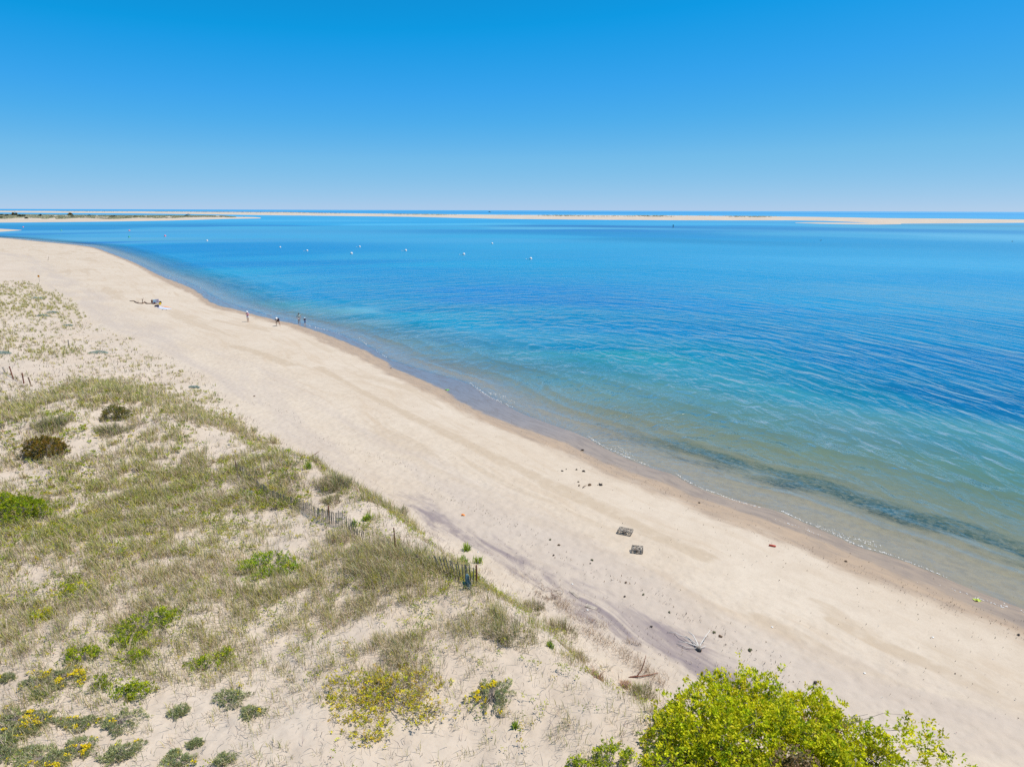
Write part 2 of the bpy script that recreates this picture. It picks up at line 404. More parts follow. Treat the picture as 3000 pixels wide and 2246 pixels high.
ground = mesh_arrays('ground', V, Fg, SAND, smooth_=True,
    extra={'shore': np.stack([(X*.577-Y*.816).ravel(), DW.ravel(), DDU.ravel()], -1), 'wet': np.stack([SLK.ravel(), DMP.ravel(), WDD.ravel()], -1), 'streak': np.stack([VIO.ravel(), TANW.ravel(), VIO.ravel()*0], -1)})
tag(ground, kind='structure')

# ------------------------------------------------------------------ water
def srgb(c): 
    c = np.asarray(c, float)/255; return np.where(c <= .04045, c/12.92, ((c+.055)/1.055)**2.4)
WC = [  # place in the bay (as seen in the photograph) and the colour of the water body there: shoal, channel, eelgrass, and sky reflection painted into the colour
 (300,612,0.000,0.224,0.546),
 (1500,613,0.000,0.224,0.546),
 (2700,621,0.024,0.268,0.546),
 (2700,626,0.082,0.331,0.546),
 (2700,632,0.032,0.288,0.557),
 (2000,617,0.004,0.261,0.563),
 (2000,622,0.000,0.224,0.546),
 (900,611,0.000,0.224,0.546),
 (-300,612,0.042,0.309,0.575),
 (3300,632,0.032,0.288,0.557),
 (100,631,0.042,0.309,0.575),
 (330,631,0.032,0.309,0.592),
 (500,630,0.048,0.331,0.575),
 (200,667,0.010,0.198,0.397),
 (450,660,0.012,0.207,0.416),
 (450,656,0.024,0.268,0.502),
 (60,672,0.004,0.204,0.459),
 (150,676,0.006,0.193,0.427),
 (250,680,0.061,0.296,0.494),
 (60,694,0.021,0.187,0.431),
 (120,695,0.040,0.248,0.421),
 (200,705,0.080,0.304,0.476),
 (300,690,0.054,0.296,0.505),
 (600,690,0.042,0.285,0.503),
 (900,690,0.037,0.289,0.501),
 (600,668,0.043,0.306,0.498),
 (750,648,0.024,0.288,0.535),
 (700,660,0.010,0.164,0.403),
 (850,645,0.048,0.345,0.575),
 (900,656,0.007,0.280,0.530),
 (1000,640,0.024,0.301,0.546),
 (1100,655,0.048,0.354,0.580),
 (1200,640,0.007,0.280,0.530),
 (1250,650,0.005,0.268,0.530),
 (1300,665,0.022,0.276,0.489),
 (1350,640,0.024,0.301,0.535),
 (1450,652,0.060,0.363,0.557),
 (1560,665,0.072,0.325,0.499),
 (1500,644,0.005,0.268,0.530),
 (1600,652,0.004,0.261,0.519),
 (1700,672,0.003,0.168,0.404),
 (1800,660,0.003,0.139,0.353),
 (1800,680,0.003,0.192,0.406),
 (1900,690,0.003,0.204,0.435),
 (2000,700,0.006,0.205,0.400),
 (1650,641,0.014,0.268,0.513),
 (1900,655,0.024,0.288,0.519),
 (2100,655,0.032,0.309,0.535),
 (2250,648,0.032,0.288,0.519),
 (2200,662,0.004,0.205,0.445),
 (2300,668,0.007,0.183,0.401),
 (2450,652,0.037,0.268,0.492),
 (2600,668,0.055,0.280,0.438),
 (2950,668,0.052,0.241,0.372),
 (2500,690,0.035,0.278,0.468),
 (2900,700,0.077,0.325,0.500),
 (2200,700,0.006,0.229,0.447),
 (2000,730,0.019,0.256,0.470),
 (1300,700,0.038,0.283,0.492),
 (1500,690,0.021,0.284,0.490),
 (1700,720,0.020,0.270,0.482),
 (250,715,0.014,0.164,0.442),
 (350,722,0.006,0.237,0.457),
 (300,708,0.063,0.294,0.445),
 (450,712,0.052,0.276,0.489),
 (450,722,0.002,0.192,0.447),
 (600,732,0.002,0.200,0.446),
 (700,745,0.002,0.195,0.436),
 (850,748,0.009,0.241,0.468),
 (900,765,0.004,0.192,0.434),
 (500,750,0.011,0.239,0.470),
 (1100,745,0.022,0.259,0.463),
 (1100,790,0.004,0.212,0.446),
 (1400,770,0.008,0.259,0.473),
 (1700,790,0.006,0.232,0.443),
 (2000,800,0.007,0.241,0.469),
 (2400,790,0.025,0.268,0.487),
 (2800,780,0.038,0.294,0.508),
 (2950,830,0.013,0.242,0.477),
 (600,800,0.016,0.271,0.459),
 (700,820,0.029,0.266,0.456),
 (900,840,0.009,0.230,0.436),
 (1200,820,0.004,0.202,0.433),
 (1100,870,0.005,0.201,0.416),
 (1400,850,0.003,0.175,0.439),
 (1400,880,0.003,0.167,0.424),
 (1700,880,0.003,0.160,0.402),
 (2000,880,0.005,0.197,0.436),
 (2400,880,0.009,0.242,0.464),
 (2900,880,0.045,0.266,0.460),
 (650,865,0.024,0.301,0.487),
 (800,900,0.073,0.392,0.483),
 (950,920,0.143,0.392,0.474),
 (1150,930,0.021,0.257,0.396),
 (1300,950,0.008,0.237,0.390),
 (1600,945,0.003,0.181,0.359),
 (1900,960,0.004,0.170,0.367),
 (2200,970,0.004,0.162,0.349),
 (2600,960,0.005,0.190,0.392),
 (3000,960,0.005,0.191,0.399),
 (1000,955,0.140,0.378,0.458),
 (1200,1010,0.119,0.366,0.445),
 (1350,1040,0.119,0.362,0.453),
 (1500,1040,0.067,0.312,0.395),
 (1800,1040,0.017,0.228,0.275),
 (2100,1040,0.005,0.184,0.306),
 (2500,1060,0.003,0.138,0.316),
 (2900,1060,0.004,0.136,0.331),
 (3200,1100,0.003,0.134,0.331),
 (1500,1130,0.033,0.344,0.425),
 (1700,1150,0.135,0.349,0.333),
 (1900,1150,0.117,0.302,0.305),
 (2200,1140,0.036,0.226,0.291),
 (2500,1150,0.006,0.158,0.266),
 (2800,1170,0.003,0.110,0.266),
 (3100,1200,0.003,0.110,0.266),
 (1900,1240,0.141,0.277,0.195),
 (2200,1240,0.107,0.284,0.258),
 (2500,1260,0.113,0.264,0.272),
 (2800,1290,0.064,0.222,0.250),
 (3100,1320,0.064,0.222,0.250),
 (2300,1330,0.139,0.286,0.192),
 (2600,1360,0.128,0.288,0.234),
 (2900,1420,0.100,0.268,0.225),
 (3100,1480,0.101,0.264,0.211),
 (3000,1560,0.109,0.260,0.197),
 (1500,1000,0.031,0.219,0.351),
 (1350,1000,0.066,0.269,0.399),
 (1050,890,0.018,0.224,0.387),
 (1250,910,0.007,0.188,0.363),
 (1700,1020,0.005,0.175,0.314),
 (1000,850,0.010,0.211,0.420),
 (1200,1060,0.062,0.243,0.322)]
wc = np.array(WC, float); wp = plane(wc[:, :2], 0.0)
wlog = np.stack([np.arctan2(wp[:, 0], wp[:, 1])*2.2, np.log(np.hypot(wp[:, 0], wp[:, 1]))*2.2], -1)
wrgb = wc[:, 2:]
r_w = np.concatenate([np.geomspace(14, 130, 620), np.geomspace(131, 900, 260), np.geomspace(910, 6000, 160), np.geomspace(6100, 75000, 40)])
th_w = np.concatenate([np.linspace(R(-75), R(-46), 30, endpoint=False), np.linspace(R(-46), R(46), 620), np.linspace(R(46.5), R(90), 40)])
XW, YW = polar(r_w, th_w)
RW = np.hypot(XW, YW); TW = np.arctan2(XW, YW)
zg, dww, ddw, sw = height(XW, YW, True)
qx = TW*2.2; qy = np.log(RW)*2.2
wx = XW+60*0; jit = (fbm(XW/55, YW/90, 41, 4)-.5)
qx2 = qx+jit*.10; qy2 = qy+(fbm(XW/70+9, YW/60, 43, 4)-.5)*np.where(RW > 300, .14, .22)
acc = np.zeros(XW.shape+(3,)); wsum = np.zeros(XW.shape)
for k in range(len(wc)):
    d2 = (qx2-wlog[k, 0])**2*.6+(qy2-wlog[k, 1])**2*3.0
    g = 1/(d2+.00035)**2.1
    acc += g[..., None]*wrgb[k]; wsum += g
wcol = acc/wsum[..., None]
b = np.maximum(-dww, 0)
opac = np.clip(b/np.interp(RW, [35, 60, 110], [38.0, 27.0, 15.0]), 0, 1)**.9*.93*sstep(.3, 5, b)  # body colour thickens sooner farther out, standing in for grazing sky reflection
opac = np.where(RW > 220, np.maximum(opac, .6*sstep(0, 8, b)), opac)
# little waves that run up the sand: real ridges, parallel to the shore
zw_ = np.zeros_like(XW)
for k, (d0, amp, wid, sd_) in enumerate([(.5, .04, .30, 1), (2.2, .12, .42, 2), (4.2, .15, .5, 3), (6.8, .15, .6, 4), (9.8, .13, .75, 5), (13.4, .11, .9, 6), (18, .09, 1.1, 7)]):
    off = d0+(fbm(sw/13, sw*0+k*3.1, 60+k, 3)-.5)*3.4
    am = amp*sstep(.32, .62, vnoise(sw/9+k*5, sw*0+k, 80+k))
    q = (b-off)/wid
    zw_ += am*np.where(q < 0, np.exp(-(q*1.7)**2), np.exp(-(q*.75)**2))*(dww < .5)
calm = sstep(0, 12, b)
vv = np.hypot((XW-3)*1.26, (YW-48)*.8); uu = np.arctan2((XW-3)*1.26, (YW-48)*.8)*85      # crests bend round the point of the beach
for k, (wl, amp) in enumerate([(3.3, .012), (2.1, .006), (5.9, .014)]):
    ph = vv/wl*2*math.pi+6*fbm(XW/11, YW/7, 90+k, 3)*(1+k*.4)
    zw_ += calm*amp*np.sin(ph)*(.35+.9*fbm(XW/16, YW/9, 95+k, 2))*sstep(190, 70, RW)
def water_mat():
    t = NT("sea_water")
    tc = t.n('ShaderNodeTexCoord').outputs['Object']
    col = t.attr('col'); wv = t.sep(t.attr('wave').outputs['Vector'])
    u, v, op = wv[0], wv[1], wv[2]
    fd = t.sep(t.attr('fade').outputs['Vector'])
    n1 = t.noise(t.vec(t.math('MULTIPLY', u, .15), t.math('MULTIPLY', v, .56)), 1.0, 2, .45, .5)
    n2 = t.noise(t.vec(t.math('MULTIPLY', u, .7), t.math('MULTIPLY', v, 1.5), 4.0), 1.0, 2, .5, .3)
    n3 = t.noise(tc, 2.6, 2, .5)
    n4 = t.noise(t.vec(t.math('MULTIPLY', u, .05), t.math('MULTIPLY', v, .14), 8.0), 1.0, 3, .55)
    h = t.math('ADD', t.math('MULTIPLY', t.math('MULTIPLY', n1, fd[1]), .80), t.math('MULTIPLY', t.math('MULTIPLY', n2, fd[0]), .13))
    h = t.math('ADD', h, t.math('MULTIPLY', t.math('MULTIPLY', n3, fd[0]), .015))
    h = t.math('ADD', h, t.math('MULTIPLY', t.math('MULTIPLY', n4, .7), fd[1]))
    h = t.math('MULTIPLY', h, t.ss(op, .0, .5, .2, 1.0))
    bp = t.n('ShaderNodeBump', {'Strength': 1.0, 'Distance': .85, 'Height': h})
    body = t.n('ShaderNodeBsdfDiffuse', {'Color': col.outputs['Color']})
    clear = t.n('ShaderNodeBsdfTransparent', {'Color': (.9, .96, .95, 1)})
    m1 = t.n('ShaderNodeMixShader', {0: op, 1: clear.outputs[0], 2: body.outputs[0]})
    gl = t.n('ShaderNodeBsdfGlossy', {'Color': (1, 1, 1, 1), 'Roughness': t.ss(fd[2], 0, 1, .08, .3), 'Normal': bp.outputs[0]})
    # reflectance of a rippled surface: waves too small to model tilt it, so it never reaches the mirror of a flat one
    ci = t.n('ShaderNodeVectorMath', {0: t.n('ShaderNodeNewGeometry').outputs['Incoming'], 1: bp.outputs[0]}, operation='DOT_PRODUCT').outputs['Value']
    ci = t.math('ADD', t.math('MAXIMUM', ci, 0.0), t.ss(fd[2], 0, 1, .03, .25))
    fr = t.math('ADD', t.math('MULTIPLY', t.math('POWER', t.math('SUBTRACT', 1.0, ci, clamp=True), 5.0), .98), .02)
    m2 = t.n('ShaderNodeMixShader', {0: fr, 1: m1.outputs[0], 2: gl.outputs[0]})
    return t.surf(m2.outputs[0])
SEA = water_mat()
keep = (zg < .12).ravel()
Fw = gridfaces(len(r_w), len(th_w))
Fw = Fw[keep[Fw].any(1)]
used = np.unique(Fw); remap = np.full(XW.size, -1); remap[used] = np.arange(len(used))
Vw = np.stack([XW.ravel(), YW.ravel(), zw_.ravel()+.004], -1)[used]
water = mesh_arrays('water', Vw, remap[Fw], SEA, smooth_=True, cols=wcol.reshape(-1, 3)[used],
    extra={'wave': np.stack([uu.ravel(), vv.ravel(), opac.ravel()], -1)[used], 'fade': np.stack([np.interp(np.log(RW.ravel()), np.log([60, 110, 180, 320, 800]), q_) for q_ in ([1, .8, .45, .16, .03], [1, 1, .85, .55, .16], [0, .15, .4, .75, 1])], -1)[used]})
tag(water, kind='structure')
# ------------------------------------------------------------------ vegetation
GRASS = leafmat("grass_blades", .34, rough=.55)
LEAF = leafmat("leaves", .45)
TWIG = simple("grey_twigs", (.22, .19, .17), .85, .25, 14)
TWIGB = simple("brown_twigs", (.16, .105, .07), .85, .25, 14)
DRIED = leafmat("dry_stems", .1)
PETAL = leafmat("petals", .3)

def blades(P, H, W, az, lean, col0, curl=1.0, rng=RNG):
    """ribbons of 3 segments; P (n,3) roots, all others (n,) ; col0 (n,3)"""
    n = len(P); t = np.array([0, .38, .72, 1.0])
    d = np.stack([np.cos(az), np.sin(az)], -1)
    th = lean[:, None]*(t[None]**.8)*(1+curl*t[None])      # angle from vertical along the blade
    th = np.minimum(th, 1.9)
    seg = np.diff(t)
    hx = np.zeros((n, 4)); hz = np.zeros((n, 4))
    for k in range(3):
        a = (th[:, k]+th[:, k+1])/2
        hx[:, k+1] = hx[:, k]+np.sin(a)*seg[k]; hz[:, k+1] = hz[:, k]+np.cos(a)*seg[k]
    hx *= H[:, None]; hz *= H[:, None]
    fa = az+rng.uniform(-1.2, 1.2, n)+math.pi/2
    sx, sy = np.cos(fa), np.sin(fa)
    wt = np.array([.8, 1.0, .65])[None]*W[:, None]*.5
    V = np.zeros((n, 7, 3))
    for k in range(3):
        c = np.stack([P[:, 0]+d[:, 0]*hx[:, k], P[:, 1]+d[:, 1]*hx[:, k], P[:, 2]+hz[:, k]], -1)
        o = np.stack([sx*wt[:, k], sy*wt[:, k], np.zeros(n)], -1)
        V[:, 2*k] = c-o; V[:, 2*k+1] = c+o
    V[:, 6] = np.stack([P[:, 0]+d[:, 0]*hx[:, 3], P[:, 1]+d[:, 1]*hx[:, 3], P[:, 2]+hz[:, 3]], -1)
    tri = np.array([[0, 1, 3], [0, 3, 2], [2, 3, 5], [2, 5, 4], [4, 5, 6]])
    F = (np.arange(n)[:, None, None]*7+tri[None]).reshape(-1, 3)
    cc = np.repeat(col0[:, None, :], 7, 1)
    return V.reshape(-1, 3), F, cc.reshape(-1, 3)
def leaves(P, D, L, W, col, rng=RNG, fold=.25):
    """diamond leaves folded along the midrib; P roots, D unit directions"""
    n = len(P); D = D/np.linalg.norm(D, axis=1, keepdims=True)
    ref = rng.normal(size=(n, 3))+np.array([0, 0, 1.3]); S = np.cross(D, ref); S /= np.linalg.norm(S, axis=1, keepdims=True)
    N = np.cross(S, D); N *= np.where(N[:, 2:3] < 0, -1, 1)
    V = np.zeros((n, 4, 3)); L = L[:, None]; W = W[:, None]
    V[:, 0] = P; V[:, 1] = P+D*L*.55+S*W*.5+N*W*fold; V[:, 2] = P+D*L; V[:, 3] = P+D*L*.55-S*W*.5+N*W*fold
    F = (np.arange(n)[:, None, None]*4+np.array([[0, 1, 2], [0, 2, 3]])[None]).reshape(-1, 3)
    return V.reshape(-1, 3), F, np.repeat(col[:, None], 4, 1).reshape(-1, 3)
def join(parts):
    V = []; F = []; Cc = []; n = 0
    for v, f, c in parts: V.append(v); F.append(f+n); Cc.append(c); n += len(v)
    return np.concatenate(V), np.concatenate(F), np.concatenate(Cc)
def pick(pal, n, jit=.12, rng=RNG, p=None):
    pal = np.array(pal); c = pal[rng.choice(len(pal), n, p=p)]
    return np.clip(c*(1+rng.normal(0, jit, (n, 1)))*(1+rng.normal(0, .04, (n, 3))), .005, .9)

# density control: px, py, grass, forb
DENS = [(20,760,.35,0),(60,770,.25,0),(10,800,.1,0),(60,830,.6,0),(20,880,.65,0),(130,860,.55,0),(30,960,.45,0),(150,930,.3,0),(250,950,.08,0),(100,1000,.4,0),(200,1010,.4,0),(330,1000,.1,0),(400,1040,.2,0),(250,1070,.15,0),(60,1085,.02,0),(150,1090,.12,0),(100,1150,.2,0),(40,1140,.2,0),(200,1130,.22,0),(300,1080,.2,0),(450,1060,.15,0),(480,1100,.25,0),(550,1090,.08,0),(620,1150,.2,0),(560,1120,.3,0),
(250,1145,1,0),(350,1130,1,0),(450,1150,.9,0),(350,1200,1,0),(450,1230,.8,0),(550,1180,.5,0),(300,1250,.4,0),(272,1300,.02,0),(262,1345,.02,0),(285,1260,.1,0),(100,1230,.9,0),(170,1210,.9,0),(30,1260,.85,0),(210,1200,.2,.1),(230,1270,.3,.5),(240,1310,.3,.6),(50,1340,.5,.1),(120,1380,.5,.1),(60,1420,.2,0),(200,1400,.6,.2),
(350,1350,.6,.05),(450,1300,.6,0),(550,1260,.6,0),(600,1230,.7,0),(700,1230,.75,0),(620,1290,.05,0),(680,1310,.08,0),(660,1340,.15,0),(560,1370,.65,.05),(480,1400,.7,.1),(760,1270,.6,.1),(730,1300,.25,.1),(810,1310,.7,0),(780,1345,.1,0),(870,1350,.7,0),(960,1370,1,0),(1020,1410,1,0),(1000,1440,.8,0),(928,1420,.02,0),(910,1395,.08,0),(830,1360,.8,.6),(750,1370,.7,.3),(860,1420,.7,.7),(980,1450,.6,.1),(950,1480,.06,0),(1050,1460,.6,0),(1100,1460,.9,0),(1160,1490,.9,0),(1100,1520,.1,.1),(1000,1510,.1,.05),(1180,1540,.2,.1),(1220,1525,.25,.05),(1060,1540,.08,.2),(1250,1590,.25,0),(1200,1600,.1,0),(1300,1590,.4,0),(1350,1610,.2,0),(1420,1650,.1,0),
(300,1450,.7,.2),(400,1500,.75,.3),(200,1520,.7,.3),(100,1560,.6,.4),(300,1570,.7,.9),(240,1560,.65,.9),(500,1500,.75,.15),(600,1450,.75,.2),(700,1450,.75,.4),(800,1490,.6,.7),(700,1480,.6,.6),(600,1560,.55,.3),(700,1600,.35,.1),(830,1570,.2,.05),(870,1620,.25,.05),(950,1600,.2,0),(900,1545,.15,.2),(1000,1620,.8,.3),(1080,1640,.9,.5),(1150,1680,.95,.6),(1250,1720,.95,.9),(1330,1760,.9,1),(1300,1790,.8,.8),(1380,1740,.6,.6),(1050,1720,.8,.35),(950,1700,.55,.15),(900,1760,.65,.1),(1100,1780,.9,.5),(1220,1790,.8,.5),(1000,1830,.5,.05),(1150,1845,.08,.03),(1280,1828,.06,.03),(1060,1865,.06,.05),(1330,1820,.15,.1),(1420,1780,.25,.1),
(800,1800,.65,.1),(700,1760,.6,.15),(600,1700,.6,.1),(500,1750,.6,.3),(400,1700,.6,.25),(300,1700,.55,.3),(150,1680,.5,.2),(60,1700,.5,.1),(50,1780,.55,.1),(200,1760,.45,.6),(330,1790,.7,.1),(450,1800,.55,.05),(560,1820,.5,.1),(150,1850,.4,.1),(300,1870,.5,.1),(60,1900,.4,.05),(450,1900,.5,.1),(560,1920,.4,.1),(650,1880,.5,.2),(750,1880,.4,.05),(850,1900,.3,0),(900,1950,.2,0),(700,1960,.3,.05),(800,2010,.15,0),(600,2000,.15,.05),(500,2010,.3,.05),(400,2070,.22,0),(250,2040,.22,.05),(100,2050,.28,.05),(300,2110,.12,0),(150,2140,.12,.03),(50,2180,.2,0),(450,2130,.05,0),(450,2200,.02,0),(580,2150,.03,0),(700,2140,.07,0),(800,2130,.07,0),(850,2220,.03,0),(560,2220,.03,0),(300,2200,.03,0),
(1100,2000,.35,.05),(1150,1950,.45,0),(1250,1900,.7,.15),(1330,1890,.6,.1),(1400,1870,.4,0),(1200,2060,.25,0),(1330,2000,.12,.03),(1350,2100,.03,0),(1200,2170,.02,0),(1400,1930,.08,0),(1050,2120,.06,0),(950,2080,.1,0),(900,2180,.04,0),(1050,2220,.02,0),(1300,2220,.03,0),
(1480,1840,.75,0),(1540,1870,.5,0),(1500,1800,.15,.1),(1560,1770,.45,.1),(1600,1800,.1,0),(1640,1830,.55,0),(1600,1880,.15,.05),(1690,1900,.3,0),(1720,1940,.3,.05),(1560,1930,.08,.05),(1650,1980,.06,.05),(1500,1980,.03,.02),(1560,2060,.03,.02),(1680,2060,.05,.02),(1750,2010,.04,0),(1800,2060,.08,.02),(1850,2060,.28,.1),(1780,2120,.15,.05),(1660,2150,.2,.02),(1700,2200,.15,.02),(1600,2220,.05,.02),(1500,2180,.04,.03),(1440,2130,.03,.02),(2100,2200,.1,0),(2500,2300,.1,0),(-150,1000,.4,0),(-200,1300,.7,.1),(-200,1700,.5,.2),(-150,2100,.25,.05)]
da = np.array(DENS, float)
da[:, 2] *= np.where((da[:, 1] > 1880) & (da[:, 0] < 1450) & (da[:, 2] < .5), 1.55, 1.0)
dp = plane(da[:, :2], 2.6)
def polar_log(x, y): return np.stack([np.arctan2(x, y)*1.0, np.log(np.hypot(x, y))], -1)
dq = polar_log(dp[:, 0], dp[:, 1])
def density(x, y):
    q = polar_log(x, y); a = np.zeros(len(x)); f = np.zeros(len(x)); w_ = np.zeros(len(x))
    for k in range(len(dq)):
        d2 = (q[:, 0]-dq[k, 0])**2+(q[:, 1]-dq[k, 1])**2; g = 1/(d2+.00035)**1.7
        a += g*da[k, 2]; f += g*da[k, 3]; w_ += g
    return a/w_, f/w_
def scatter(n, r0, r1, t0, t1, rng, pw=35.0):
    r = np.exp(rng.uniform(math.log(r0), math.log(r1), n)); th = rng.uniform(R(t0), R(t1), n)
    k = rng.uniform(0, 1, n) < np.minimum(1, r/pw); r = r[k]; th = th[k]
    return r*np.sin(th), r*np.cos(th)

# --- dune grass: far too many blades to count
x, y = scatter(150000, 12, 190, -52, 22, RNG)
z, dw_, dd_, _s = height(x, y, True)
g, f = density(x, y)
clump = sstep(.32, .60, fbm(x*1.15, y*1.15, 51, 3))*1.25+.2
ok = (dd_ > -.4) & (RNG.uniform(0, 1, len(x)) < g*clump*.92*sstep(-.6, 1.6, dd_+(fbm(x*.7, y*.7, 57, 3)-.5)*4.0))
x, y, z, g, dd_ = x[ok], y[ok], z[ok], g[ok], dd_[ok]
nb = RNG.integers(8, 20, len(x)); nb = np.maximum(3, (nb*(.45+.8*g)).astype(int))
idx = np.repeat(np.arange(len(x)), nb); n = len(idx)
rr = np.hypot(x, y)[idx]
sz = (.55+.75*g)*RNG.uniform(.7, 1.25, len(x))
spread = (.10+.10*sz)[idx]
a = RNG.uniform(0, 2*math.pi, n); q = np.sqrt(RNG.uniform(0, 1, n))*spread
P = np.stack([x[idx]+np.cos(a)*q, y[idx]+np.sin(a)*q, z[idx]-.02], -1)
live = RNG.uniform(0, 1, n) < np.clip(.22+.36*vnoise(x/3, y/3, 77)[idx]+.15*sstep(60, 100, rr), 0, 1)
wind = RNG.normal(3.6, .8, n)                     # the wind lays the blades over to the left
az = np.where(RNG.uniform(0, 1, n) < .55, wind, a)
H = sz[idx]*np.where(live, RNG.uniform(.32, .62, n), RNG.uniform(.25, .6, n))
lean = np.where(live, RNG.uniform(.1, .6, n), RNG.uniform(.35, 1.15, n))
Wd = RNG.uniform(.010, .019, n)*np.clip(rr/26, .9, 3.2)
colL = pick([(.52, .48, .15), (.43, .42, .11), (.58, .51, .20), (.31, .34, .14), (.53, .49, .11)], n, .18)
colD = pick([(.66, .54, .36), (.60, .49, .33), (.70, .60, .42), (.46, .35, .24), (.54, .46, .34), (.29, .23, .19)], n, .16)
col = np.where(live[:, None], colL, colD)
v, f_, c_ = blades(P, H, Wd, az, lean, col)
tag(mesh_arrays('dune_grass', v, f_, GRASS, cols=c_), kind='stuff', label='thin green and straw coloured grass growing all over the sand dune', cat='grass')

# --- dead stalks and litter lying on the dune sand
x, y = scatter(190000, 12, 120, -52, 22, RNG)
z, dw_, dd_, _s = height(x, y, True); g, f = density(x, y)
ok = (dd_ > -.2) & (RNG.uniform(0, 1, len(x)) < np.clip(g*.8+.10, 0, .75))
x, y, z = x[ok], y[ok], z[ok]; n = len(x)
P = np.stack([x, y, z+.015], -1); rr = np.hypot(x, y)
v, f_, c_ = blades(P, RNG.uniform(.12, .45, n), RNG.uniform(.008, .018, n)*np.clip(rr/26, .9, 3), RNG.uniform(0, 6.3, n), RNG.uniform(1.25, 1.6, n), pick([(.48, .41, .32), (.36, .31, .26), (.23, .195, .175), (.52, .44, .34), (.30, .25, .2)], n), .0)
tag(mesh_arrays('dead_grass', v, f_, DRIED, cols=c_), kind='stuff', label='dead grass stalks lying loose on the dune sand', cat='dead grass')

# --- low leafy plants among the grass
x, y = scatter(90000, 12, 75, -52, 22, RNG)
z, dw_, dd_, _s = height(x, y, True); g, f = density(x, y)
pat = sstep(.42, .62, fbm(x*.9, y*.9, 61, 3))
ok = (dd_ > .2) & (RNG.uniform(0, 1, len(x)) < (f*1.25+.07*(g > .25))*(.16+1.1*pat))
x, y, z = x[ok], y[ok], z[ok]
nl = RNG.integers(7, 15, len(x)); idx = np.repeat(np.arange(len(x)), nl); n = len(idx)
rr = np.hypot(x, y)[idx]; hh = RNG.uniform(.08, .34, len(x))
P = np.stack([x[idx]+RNG.normal(0, .06, n), y[idx]+RNG.normal(0, .06, n), z[idx]+hh[idx]*RNG.uniform(.5, 1, n)], -1)
a = RNG.uniform(0, 6.3, n); D = np.stack([np.cos(a), np.sin(a), RNG.uniform(.0, .8, n)], -1)
base = pick([(.40, .43, .03), (.31, .38, .03), (.50, .45, .035), (.22, .29, .04)], len(x), .1, p=[.4, .3, .18, .12])
cc = np.clip(base[idx]*(1+RNG.normal(0, .15, (n, 1))), .01, .9)
red = RNG.uniform(0, 1, n) < .02; cc[red] = (.3, .10, .04)
sc_ = np.clip(rr/25, .9, 1.9)
v, f_, c_ = leaves(P, D, RNG.uniform(.05, .095, n)*sc_, RNG.uniform(.028, .05, n)*sc_, cc)
tag(mesh_arrays('ground_cover', v, f_, LEAF, cols=c_), kind='stuff', label='low yellow green leafy plants growing through the dune grass', cat='ground cover')

